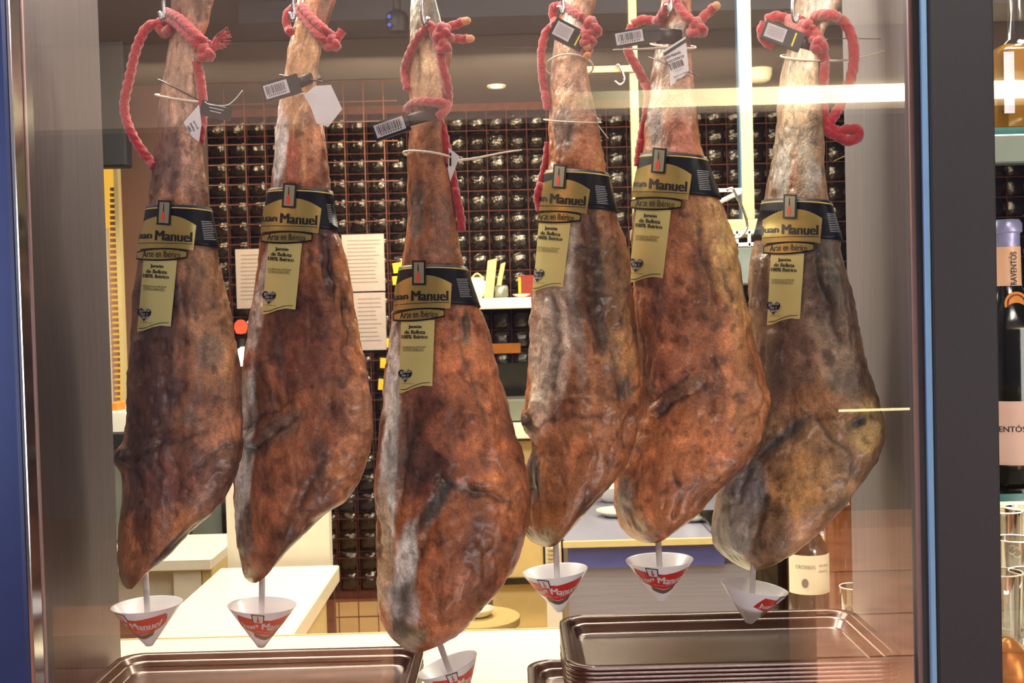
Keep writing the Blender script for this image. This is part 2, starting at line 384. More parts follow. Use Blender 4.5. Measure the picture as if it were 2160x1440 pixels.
# back wall with tiles
T = .103
wb = EMPTY('wall_back', (0, YW, 0)); tag(wb, 'dark tiled back wall with rust coloured joints', kind='structure')
Geo().box((-2.4, YW, 0), (4.3, YW + .1, ZC)).ob('backing', M['grout'], wb)
def tile_mesh(seed):
    r = np.random.RandomState(seed); n = 4; s = T * .5 - .003
    g = np.linspace(-s, s, n); V = []; tx, tz = r.uniform(-.05, .05, 2)
    for j in range(n):
        for i in range(n):
            edge = (i in (0, n-1)) or (j in (0, n-1))
            V.append((g[i], -(.005 if edge else .010 + r.rand() * .017) + tx*g[i] + tz*g[j], g[j]))
    Fc = [(j*n+i, j*n+i+1, (j+1)*n+i+1, (j+1)*n+i) for j in range(n-1) for i in range(n-1)]
    k = len(V); ring = [(i, 0) for i in range(n)] + [(n-1, j) for j in range(1, n)] + [(i, n-1) for i in range(n-2, -1, -1)] + [(0, j) for j in range(n-2, 0, -1)]
    for (i, j) in ring: V.append((g[i], .001, g[j]))
    m_ = len(ring)
    for q in range(m_):
        a = ring[q][1]*n + ring[q][0]; b = ring[(q+1) % m_][1]*n + ring[(q+1) % m_][0]
        Fc.append((a, k+q, k+(q+1) % m_, b))
    me = bpy.data.meshes.new('tile'); me.from_pydata(V, [], Fc); me.update(); me.polygons.foreach_set('use_smooth', [True]*len(me.polygons)); me.materials.append(M['tile'])
    return me, np.array(V), Fc
TM = [tile_mesh(i) for i in range(16)]
gaps = [(425, 565, 225, 530), (688, 862, 225, 560), (770, 850, 560, 1050), (945, 1160, 225, 640), (990, 1130, 640, 900), (1270, 1350, 225, 480), (1470, 1640, 225, 520), (1735, 1775, 240, 520), (2100, 2160, 370, 450)]
cells = []
for i in range(-23, 41):
    for j in range(24):
        c = np.array([(i + .5) * T, YW - .001, (j + .5) * T + .06]); x, y = proj(c)
        if x < 150 or x > 2300 or y < 120: continue
        vis = any(a - 12 < x < b + 12 and c0 - 12 < y < d + 12 for a, b, c0, d in gaps)
        cells.append((0 if vis else 1, i, j, c))
cells.sort(key=lambda q: (q[0], abs(q[1] * T), q[2]))
rest = Geo()
for n_, (v_, i, j, c) in enumerate(cells):
    k = random.randrange(16)
    if n_ < 300:
        o = bpy.data.objects.new('tile', TM[k][0]); COL.objects.link(o); o.parent = wb; o.location = tuple(c - np.array([0, YW, 0]))
    else: rest.add(TM[k][1] + c, TM[k][2])
ro_ = rest.ob('tile_field', M['tile'], wb, smooth=True); ro_['kind'] = 'stuff'

# copper wire mesh standing off the wall
g = Geo(); Ym = 5.2; p0 = P(428, 150, Ym); p1 = P(868, 1270, Ym); pm = .0905
x = p0[0]
while x < p1[0] + .01: g.box((x-.0024, Ym-.0024, .02), (x+.0024, Ym+.0024, ZC-.01)); x += pm
z = .02
while z < ZC - .01: g.box((p0[0], Ym-.010, z-.0024), (p1[0], Ym-.004, z+.0024)); z += pm
o = g.ob('copper_wire_mesh', M['copper']); tag(o, 'tall copper wire mesh panel standing before the dark tiled wall', 'wire panel')

# cabinet jambs, frame, glass
YG = 1.33; XL = float(P(70, 720, YG)[0]); XR = float(P(1932, 720, YG)[0]); YB = 1.60
YBL = 1.585
struct('wall_left_jamb', Geo().box((XL - .02, YG + .004, .6), (XL, YBL, 2.6), .002), M['jamb'], 'brushed metal left side panel of the ham cabinet')
struct('wall_right_jamb', Geo().box((XR, YG + .004, .6), (XR + .02, YB, 2.6), .002), M['jambr'], 'brushed metal right side panel of the ham cabinet')
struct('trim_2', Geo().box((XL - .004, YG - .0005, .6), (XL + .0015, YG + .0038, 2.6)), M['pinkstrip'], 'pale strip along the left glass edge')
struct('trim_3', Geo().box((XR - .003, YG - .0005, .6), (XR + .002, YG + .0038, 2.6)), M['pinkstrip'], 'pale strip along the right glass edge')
xfl = float(P(36, 720, 1.298)[0]); xfr0 = float(P(1968, 720, 1.298)[0]); xfr1 = float(P(2107, 720, 1.298)[0])
w1 = EMPTY('window_1', (-.05, YG, .6)); tag(w1, 'large shop window pane in front of the hams', kind='structure')
Geo().box((XL - .06, YG - .0025, .6), (XR + .03, YG - .0015, 2.7)).ob('glass_pane', M['pane'], w1)
Geo().box((xfl - .30, 1.298, .0), (xfl, YG - .003, 2.7), .004).ob('left_post', M['frameblue'], w1)
Geo().box((xfl, 1.300, .0), (xfl + .005, YG - .003, 2.7), .001).ob('edge_bead', M['steel'], w1)
Geo().box((xfr0, 1.298, .0), (xfr1, YG - .003, 2.7), .003).ob('right_post', M['frame'], w1)
Geo().box((xfr0 - .0075, 1.299, .0), (xfr0 - .0005, 1.305, 2.7), .001).ob('blue_edge_bead', M['edgeblue'], w1)
Geo().box((XL - .06, YG, 2.62), (XR + .03, 1.7, 2.72)).ob('head', M['frame'], w1)
w2 = EMPTY('window_2', (.9, YG, .6)); tag(w2, 'narrow shop window at the right edge', kind='structure')
Geo().box((xfr1 - .01, YG - .0025, .6), (1.9, YG - .0015, 2.7)).ob('glass_pane', M['pane'], w2)
struct('wall_front_left', Geo().box((-2.2, YG + .02, 0), (XL - .0205, YG + .06, 2.7)), M['frame'], 'dark front wall left of the window')
struct('wall_front_low', Geo().box((-2.2, YG - .02, -.02), (1.9, YG + .02, .6)), M['frame'], 'low front wall under the shop windows')
# hanging rail in the cabinet
ZR = 2.06
g = Geo(); g.tube([(XL + .001, 1.44, ZR), (XR - .001, 1.44, ZR)], .009, 12); o = g.ob('hanging_rail', M['steel'], auto=40)
tag(o, 'round steel rail across the top of the ham cabinet', 'rail')

# street side seen only as reflections in the glass
struct('ground', Geo().box((-5, -6, -.1), (5, YG - .03, 0)), M['pavement'], 'reddish pavement outside the shop window')
struct('ceiling_arcade', Geo().box((-3.5, -1.5, 2.50), (3.5, 0.9, 2.56)), M['soffit'], 'pale ceiling of the arcade outside')
fx0 = float((1180 - 1080) / F * 4.16)
o = Geo().box((fx0, -1.52, 2.225), (fx0 + 2.9, -1.50, 2.285)).ob('led_light_line', M['led']); tag(o, 'long warm light line under the arcade beam outside', 'lamp')
struct('trim_4', Geo().box((-3.5, -1.64, 2.20), (3.5, -1.521, 2.56)), M['soffit'], 'fascia beam of the arcade carrying the light line')
def reflected_box(x0, x1, y, top, label):  # unseen box added for its warm reflection in the glass
    b = EMPTY('wooden_planter', ((x0+x1)/2, y - .2, 0)); tag(b, label, 'planter', 'planters on the pavement outside')
    n = 6
    for k in range(n):
        z0 = top * k / n; z1 = top * (k + 1) / n - .0015
        Geo().box((x0, y - .02, z0), (x1, y, z1), .003).ob('board', M['wood'], b)
    Geo().box((x0 + .01, y - .4, 0), (x1 - .01, y - .021, top - .02)).ob('body', M['wood'], b)
reflected_box(.92, 2.6, -.84, .80, 'large wooden planter reflected at the lower right of the glass')
reflected_box(-2.6, -.40, -.60, .60, 'wooden planter reflected low at the left of the glass')

k_ = Geo().box((1.04, -1.49, 0), (1.80, -1.26, 1.18), .01).ob('street_kiosk', M['pilaster']); tag(k_, 'dark street stand with a thin light line, reflected at the right', 'stand')  # unseen stand added to hold the reflected light line
Geo().box((1.12, -1.2595, 1.120), (1.53, -1.2555, 1.128)).ob('light_line', M['ledsmall'], k_)
# ------------------------------------------------------------------ kitchen behind
def bpx(g, x0, x1, y0, y1, Y0, Y1, bev=0.0, ym=None):
    ym = (y0 + y1) / 2 if ym is None else ym; xm = (x0 + x1) / 2
    a = (P(x0, ym, Y0)[0], Y0, P(xm, y1, Y0)[2]); b = (P(x1, ym, Y0)[0], Y1, P(xm, y0, Y0)[2])
    return g.box(a, b, bev)
zc = .98   # cabinet/bar counter top
cf = Geo().box((XL + .001, YG + .002, zc - .05), (XR - .001, YBL, zc), .003); cf.box((-1.0, YBL, zc - .05), (.56, 1.84, zc), .003)
o = cf.ob('bar_counter', M['counter']); tag(o, 'white counter top under the hams and steel trays', 'counter')
Geo().box((-.98, 1.62, 0), (.54, 1.82, zc - .051)).ob('counter_base', M['whitelam'], o)
Geo().box((-.98, 1.8405, zc - .05), (.558, 1.845, zc + .0005)).ob('edge_band', M['counteredge'], o)

# white prep table left
t = EMPTY('prep_table', (-.95, 2.9, 0)); tag(t, 'white table with mauve drawer front behind the leftmost ham', 'table')
xr = float(P(488, 1150, 3.0)[0])
zt = float(P(420, 1178, 2.80)[2])
Geo().box((-1.5, 2.80, zt - .03), (xr, 3.12, zt), .003).ob('table_top', M['whitelam'], t)
Geo().box((-1.5, 2.83, zt - .13), (xr - .03, 2.86, zt - .031)).ob('apron', M['whitelam'], t)
d = Geo().box((-1.5, 2.86, zt - .55), (xr - .11, 3.1, zt - .14)).ob('drawer', M['mauve'], t)
Geo().box((-1.46, 2.85, zt - .155), (xr - .10, 2.875, zt - .135), .002).ob('handle', M['steel'], d)
Geo().box((xr - .10, 2.81, 0), (xr - .03, 2.88, zt - .031), .002).ob('leg', M['whitelam'], t)
Geo().box((xr - .028, 2.81, 0), (xr - .002, 3.10, zt - .031), .002).ob('side_frame', M['cream'], t)
# receding counter
t = EMPTY('side_counter', (-.6, 2.3, 0)); tag(t, 'long bright counter running back below the second ham', 'counter')
xa = float(P(612, 1345, 2.08)[0]); zq = float(P(612, 1345, 2.08)[2])
Geo().box((-.705, 1.95, zq - .04), (xa, 2.68, zq), .003).ob('worktop', M['counter'], t)
Geo().box((-.69, 1.98, 0), (xa - .02, 2.66, zq - .041)).ob('carcass', M['cream'], t)
for yy in (2.05, 2.6): Geo().box((xa - .019, yy, 0), (xa - .003, yy + .03, zq - .041)).ob('leg', M['copper'], t)
t = bpx(Geo(), 478, 694, 1010, 1200, 2.72, 2.76).ob('white_partition', M['whitelam']); tag(t, 'tall white partition at the end of the bright counter', 'partition')
# drop the partition to the floor
me = t.data
for v in me.vertices:
    if v.co.z < .1: v.co.z = -t.location.z + .0
t = bpx(Geo(), 388, 480, 1040, 1146, 3.4, 3.6, .004).ob('cooler', M['greyglass']); tag(t, 'grey glass-fronted cooler above the white table', 'refrigerator')
bpx(Geo(), 392, 402, 1040, 1146, 3.385, 3.4).ob('door_edge', M['darkglass'], t); bpx(Geo(), 468, 478, 1040, 1146, 3.385, 3.4).ob('door_edge', M['darkglass'], t)
Geo().box((t.location.x - .06, 3.42, 0), (t.location.x + .06, 3.58, t.location.z - .002)).ob('plinth', M['darkglass'], t)
# left strip behind jamb
t = bpx(Geo(), 150, 262, 85, 352, 3.4, 3.46, .006).ob('wall_screen', M['screen']); tag(t, 'black flat screen seen edge-on beside the left panel', 'television')
Geo().box((-2.199, 3.43, t.location.z + .12), (t.location.x - .03, 3.45, t.location.z + .18)).ob('bracket', M['screen'], t)
t = bpx(Geo(), 150, 256, 345, 1640, 3.75, 3.8, .003).ob('lit_shutter', M['warmlit']); tag(t, 'warm lit shutter with a column of slats at the left', 'shutter')
for k in range(38):
    y = 395 + k * 12; bpx(Geo(), 232, 250, y, y + 7, 3.735, 3.75).ob('slat', M['mauve'], t)
bpx(Geo(), 250, 259, 345, 1000, 3.72, 3.75).ob('rail', M['cream'], t)
bpx(Geo(), 226, 231, 480, 950, 3.72, 3.75).ob('rail', M['whitelam'], t)
t = bpx(Geo(), 259, 432, 180, 1050, 3.9, 4.0).ob('partition_brown', M['brown']); t.name = 'brown_partition'; tag(t, 'plain brown partition beside the lit shutter', 'partition')
t = bpx(Geo(), 150, 268, 868, 914, 3.0, 3.3, .003).ob('white_box', M['china']); tag(t, 'white box on a black shelf at the left', 'box')
o = bpx(Geo(), 232, 250, 848, 868, 3.02, 3.08, .004).ob('orange_cup', M['orange']); tag(o, 'small orange tub on the white box', 'tub')
t = bpx(Geo(), 150, 272, 915, 950, 2.98, 3.35, .002).ob('black_shelf', M['screen']); tag(t, 'black shelf carrying the white box at the left', 'shelf')
bpx(Geo(), 150, 246, 950, 1140, 3.0, 3.3).ob('support', M['greyglass'], t)
# notices and notes on the wall
YN = Ym - .0145
def sheet(x0, x1, y0, y1, label, mt, rows=0, name='notice', cat='notice', tilt=0):
    g = bpx(Geo(), x0, x1, y0, y1, YN, YN + .004); V = np.concatenate(g.V); c = V.mean(0)
    if tilt:
        q = math.radians(tilt); d = V - c; V[:, 0] = c[0] + d[:, 0]*math.cos(q) - d[:, 2]*math.sin(q); V[:, 2] = c[2] + d[:, 0]*math.sin(q) + d[:, 2]*math.cos(q); g.V = [V]
    o = g.ob(name, mt); tag(o, label, cat)
    if rows:
        gg = Geo()
        for k in range(rows):
            yy = y0 + 12 + (y1 - y0 - 24) * k / rows; bpx(gg, x0 + 10, x1 - 8 - random.random() * 14, yy, yy + 1.6, YN - .001, YN)
        gg.ob('printed_lines', M['greyline'], o)
    return o
sheet(498, 562, 525, 650, 'printed white notice partly behind the second ham', M['notice'], 12)
sheet(722, 811, 494, 614, 'upper printed white notice right of the second ham', M['notice'], 12)
sheet(745, 814, 617, 738, 'lower printed white notice right of the second ham', M['notice'], 11)
for (a, b, c, d_, w_) in [(829, 849, 554, 575, 'topmost, by the upper notice'), (828, 849, 582, 600, 'second from top, by the upper notice'), (815, 836, 714, 733, 'beside the lower notice corner'), (802, 822, 755, 776, 'under the lower notice'), (798, 815, 799, 822, 'lowest, under the lower notice')]:
    sheet(a, b, c, d_, 'small yellow note on the copper mesh, ' + w_, M['yellownote'], 0, 'sticky_note', 'note', random.uniform(-12, 12))
o = bpx(Geo(), 1030, 1098, 724, 745, YW - .03, YW - .02).ob('orange_strip', M['orange']); tag(o, 'orange label strip on the tiles under the white shelf', 'label strip')
o = bpx(Geo(), 1040, 1128, 765, 850, YW - .05, YW - .02, .004).ob('chalkboard', M['darkglass']); tag(o, 'dark board on the tiles under the orange strip', 'board')
o = bpx(Geo(), 1040, 1116, 842, 888, 5.3, 5.5, .01).ob('grey_appliance', M['greyglass']); tag(o, 'grey appliance on the low white shelf between middle hams', 'appliance')
o = bpx(Geo(), 1040, 1200, 895, 925, 5.2, 5.7, .004).ob('low_shelf', M['whitelam']); tag(o, 'low white shelf seen between third and fourth ham', 'shelf')
o = bpx(Geo(), 1040, 1182, 930, 1218, 5.32, 5.7, .004).ob('cream_cupboard', M['cream']); tag(o, 'cream cupboard on the floor under the low shelf', 'cupboard')
bpx(Geo(), 1040, 1182, 1218, 1232, 5.30, 5.7).ob('plinth', M['darkglass'], o); bpx(Geo(), 1040, 1182, 1232, 1322, 5.36, 5.7).ob('foot_board', M['cream'], o)
bpx(Geo(), 1146, 1150, 1150, 1190, 5.30, 5.32).ob('handle', M['darkglass'], o)
# white shelf with things
g = bpx(Geo(), 960, 1230, 627, 650, 5.55, YW - .03, .003); sh = g.ob('white_shelf', M['china']); tag(sh, 'white wall shelf holding crockery and menus', 'shelf')
zs = float(P(1060, 627, 5.55)[2])
def on_shelf(x0, x1, h, Y0=5.6, Y1=5.75, bev=.01):
    a = P(x0, 620, Y0)[0]; b = P(x1, 620, Y0)[0]; return (a, Y0, zs + .0005), (b, Y1, zs + .0005 + h * Y0 / F)
a, b = on_shelf(985, 1028, 44)
o = Geo().box(a, b, .03).ob('kettle', M['china'], auto=60); tag(o, 'rounded white kettle at the left of the wall shelf', 'kettle')
Geo().tube(spline([(a[0] + .02, a[1] + .05, b[2] - .005), (a[0] + .05, a[1] + .05, b[2] + .02), (b[0] - .02, a[1] + .05, b[2] - .003)], 14), .004, 8).ob('handle', M['cream'], o, smooth=True)
def lean(x0, x1, dx, h, Y, mt, label):
    V = []
    for (yy) in (Y, Y + .012):
        for (xx, hh) in ((x0, 0), (x1, 0), (x1 + dx, h), (x0 + dx, h * .95)):
            p = P(xx, 620, yy); V.append((p[0], yy, zs + .001 + hh * yy / F))
    o = MO('menu', V, [(0, 1, 2, 3), (7, 6, 5, 4), (0, 4, 5, 1), (1, 5, 6, 2), (2, 6, 7, 3), (3, 7, 4, 0)], mt, smooth=False); tag(o, label, 'menu')
    return o
lean(1021, 1040, 10, 82, 5.62, M['cream'], 'tall cream menu leaning on the wall shelf')
lean(1042, 1052, 16, 74, 5.66, M['tagpaper'], 'narrow folded menu leaning beside the cream one')
a, b = on_shelf(1044, 1072, 26); o = Geo().box(a, b, .008).ob('grey_canister', M['greyglass'], auto=60); tag(o, 'grey canister between menus and red box', 'canister')
a, b = on_shelf(1094, 1140, 46, 5.70, 5.85); o = Geo().box(a, b, .003).ob('red_box', M['redbox']); tag(o, 'red cardboard box at the right of the wall shelf', 'box')
Geo().box((a[0] - .0, a[1] - .002, a[2] + .02), (a[0] + .012, a[1], b[2] - .01)).ob('yellow_stripe', M['yellownote'], o)
c = P(1100, 620, 5.58); o = Geo().lathe((c[0], 5.64, zs + .0005), [(.02, 0), (.025, .002), (.044, .012), (.045, .015), (.02, .008), (0, .007)], 28).ob('plate', M['china'], auto=50); tag(o, 'white plate lying on the wall shelf', 'plate')
# red lamp and glints at left
c = P(508, 692, 4.9); o = Geo().lathe(c - np.array([0, 0, .045]), [(0, .02), (.02, .024), (.028, .045), (.024, .068), (.012, .08), (0, .082)], 20).ob('red_lamp', M['redlamp'], auto=50); tag(o, 'small glowing red lamp between first and second ham', 'lamp')
Geo().lathe(c + np.array([.02, -.05, -.16]), [(.02, 0), (.024, .01), (.024, .07), (.01, .08)], 16).ob('glass_foot', M['lamp'], o, auto=50)
Geo().lathe(c + np.array([0, 0, -1.0]), [(.02, 1.045 - c[2]), (.02, .955)], 10).ob('stand', M['screen'], o, auto=50)

# inox counter right
t = EMPTY('steel_counter', (.6, 3.3, 0)); tag(t, 'stainless steel counter with blue film behind right hams', 'counter')
zi = float(P(1350, 1138, 3.0)[2]); xi0 = float(P(1190, 1138, 3.0)[0])
Geo().box((xi0, 3.0, zi - .012), (1.35, 3.85, zi), .002).ob('worktop', M['inox'], t)
Geo().box((xi0 - .004, 2.992, zi - .016), (1.35, 3.0, zi + .002), .001).ob('front_edge', M['cream'], t)
Geo().box((xi0 + .01, 3.01, zi - .075), (.55, 3.03, zi - .014)).ob('blue_panel', M['blueinox'], t)
Geo().box((xi0 + .01, 3.02, 0), (1.3, 3.04, zi - .076)).ob('front_panel', M['inox'], t)
Geo().box((xi0 + .03, 3.05, 0), (1.3, 3.8, zi - .013)).ob('carcass', M['inox'], t)
Geo().box((xi0 - .05, 2.99, 0), (xi0 - .01, 3.05, zi - .0)).ob('side_post', M['whitelam'], t)
g = Geo()
for k in range(9): g.box((xi0 - .046, 2.984, zi - .018 - k * .011), (xi0 - .014, 2.99, zi - .013 - k * .011))
g.ob('vent_ridges', M['counteredge'], t)
def plate(px, py, Y, r, label, bowl=False):
    c = P(px, py, Y); z0 = zi + .0008
    pr = [(r*.5, 0), (r*.6, .003), (r, .016), (r*1.01, .019), (r*.55, .009), (0, .007)] if not bowl else [(r*.4, 0), (r*.8, .02), (r, .05), (r*.96, .05), (r*.7, .018), (0, .008)]
    o = Geo().lathe((c[0], Y, z0), pr, 32).ob('bowl' if bowl else 'plate', M['china'], auto=50); tag(o, label, 'bowl' if bowl else 'plate')
plate(1300, 1085, 3.35, .06, 'white plate on the steel counter left of fifth ham')
plate(1462, 1092, 3.25, .055, 'white saucer on the steel counter right of fifth ham')
plate(1290, 1050, 3.6, .06, 'white bowl at the back of the steel counter', True)
c = P(1475, 1078, 3.25); o = Geo().lathe((c[0] - .02, 3.25, zi + .0205), [(.012, 0), (.022, .018), (.024, .034), (.021, .034), (.018, .01), (0, .006)], 24).ob('coffee_cup', M['china'], auto=50); tag(o, 'small white cup standing on the saucer', 'cup')
o = bpx(Geo(), 1500, 1800, 1092, 1124, 3.05, 3.3, .004).ob('coffee_tray', M['darkglass']); 
o.name = 'baking_tray'; tag(o, 'dark flat tray on the steel counter behind sixth ham', 'tray')
me = o.data; zz = [v.co.z for v in me.vertices]; zmn = min(zz); zmx = max(zz)
for v in me.vertices: v.co.z = (v.co.z - zmn) / (zmx - zmn) * .02
o.location.z = zi + .0008
# far bowl on floor shelf
c = P(1008, 1288, 4.3); t = Geo().lathe((c[0], 4.3, c[2] - .02), [(.03, 0), (.05, .01), (.065, .03), (.06, .03), (.03, .012), (0, .01)], 28).ob('white_bowl', M['china'], auto=50); tag(t, 'white bowl on a stool behind the third ham', 'bowl')
g = Geo(); g.lathe((c[0], 4.3, c[2] - .05), [(.16, 0), (.16, .028)], 24); o = g.ob('stool', M['cream'], auto=40); tag(o, 'round cream stool under the white bowl', 'stool')
for q in range(3): 
    an = q * 2.1 + .4; Geo().tube([(c[0] + .1*math.cos(an), 4.3 + .1*math.sin(an), c[2] - .051), (c[0] + .14*math.cos(an), 4.3 + .14*math.sin(an), .004)], .012, 8).ob('leg', M['cream'], o, smooth=True)
# overhead glass rack: posts, rail, hooks
t = EMPTY('ceiling_rack', (P(1450, 100, 3.0)[0], 3.0, ZC)); tag(t, 'pale square-post rack hanging from the kitchen ceiling', 'rack')
xp = float(P(1574, 200, 3.0)[0]); zb = float(P(1574, 462, 3.0)[2]); xq = float(P(1338, 200, 3.3)[0])
Geo().box((xp - .016, 3.0, zb), (xp + .016, 3.03, ZC), .001).ob('post', M['counteredge'], t)
Geo().box((xp - .020, 3.0, zb), (xp - .0165, 3.028, ZC)).ob('edge_bead', M['edgeblue'], t)
Geo().box((xq - .012, 3.3, zb), (xq + .012, 3.32, ZC), .001).ob('post', M['counteredge'], t)
zr = float(P(1285, 146, 3.3)[2]); Geo().box((float(P(1228, 146, 3.3)[0]), 3.29, zr - .01), (xq + .02, 3.3, zr + .008), .001).ob('rail', M['cream'], t)
Geo().box((xq - .02, 3.0, zb - .03), (xp + .06, 3.32, zb), .002).ob('lower_shelf', M['cream'], t)
def shook(px, py, Y, h, label):
    p = [(px, py, 0), (px + .10*h, py - .06*h, 0), (px + .2*h, py + .1*h, 0), (px + .38*h, py + .5*h, 0), (px + .42*h, py + .8*h, 0), (px + .2*h, py + h, 0), (px - .1*h, py + .8*h, 0)]
    q = spline(p, 30); o = Geo().tube(P(q[:, 0], q[:, 1], Y), .0035, 8).ob('butcher_hook', M['steel'], smooth=True); tag(o, label, 'hook')
shook(1300, 138, 3.28, 40, 'steel hook hanging from the pale rail right of fourth ham')
shook(1533, 402, 2.9, 100, 'tall steel hook by the white rack above sixth ham')
# dish rack between ham 5 and 6
t = EMPTY('dish_rack', P(1545, 520, 2.95)); tag(t, 'white wire rack between fifth and sixth ham', 'rack')
for (x0, x1, y0, y1) in [(1512, 1566, 397, 404), (1512, 1600, 486, 494), (1508, 1600, 512, 520), (1552, 1558, 486, 520), (1578, 1584, 486, 520), (1514, 1519, 397, 520)]:
    bpx(Geo(), x0, x1, y0, y1, 2.95, 2.96, .001).ob('bar', M['whitelam'], t)
g = Geo(); g.tube([P(1520, 425, 2.94), P(1562, 405, 2.94)], .006, 8); g.ob('bar', M['whitelam'], t, smooth=True)
g = Geo(); bpx(g, 1530, 1610, 520, 600, 2.95, 3.1, .004); g.ob('tub', M['greyglass'], t)
# ceiling fittings
def downlight(px, py, label):
    d = P(px, py, 1.0) - CAM; k = (ZC - CAM[2] - .004) / d[2]; c = CAM + d * k
    t = EMPTY('downlight', c); tag(t, label, 'lamp', 'kitchen ceiling downlights')
    Geo().lathe(c, [(.030, .0), (.044, -.004), (.046, .003)], 24).ob('rim', M['china'], t, auto=50)
    Geo().lathe(c + np.array([0, 0, -.003]), [(0, 0), (.028, .001)], 24).ob('lamp_face', M['lamp'], t)
downlight(549, 38, 'round downlight in the ceiling left of second ham')
downlight(1265, 25, 'round downlight in the ceiling right of fourth ham top')
downlight(1047, 182, 'round downlight low in the view between third and fourth ham')
d = P(1600, 146, 1.0) - CAM; k = (ZC - CAM[2] - .001) / d[2]; c = CAM + d * k
o = Geo().lathe(c, [(.032, -.06), (.05, -.052), (.06, -.03), (.062, 0)], 28).ob('smoke_detector', M['china'], auto=40); tag(o, 'round white smoke detector on the kitchen ceiling', 'detector')
c = P(838, 50, 3.4); o = Geo().lathe((c[0], 3.4, c[2] - .03), [(0, 0), (.03, .004), (.035, .04), (.03, .06), (.012, .07), (.012, ZC - c[2] + .03)], 16).ob('ceiling_camera', M['screen'], auto=50); tag(o, 'dark ceiling spot fitting left of the third ham', 'spotlight')
for q in (-1, 1): Geo().lathe((c[0] - .02, 3.362, c[2] + q*.012), [(0, -.004), (.006, 0), (0, .004)], 10, (0, 1, .01)).ob('lens', M['bluescreen'], o, smooth=True)
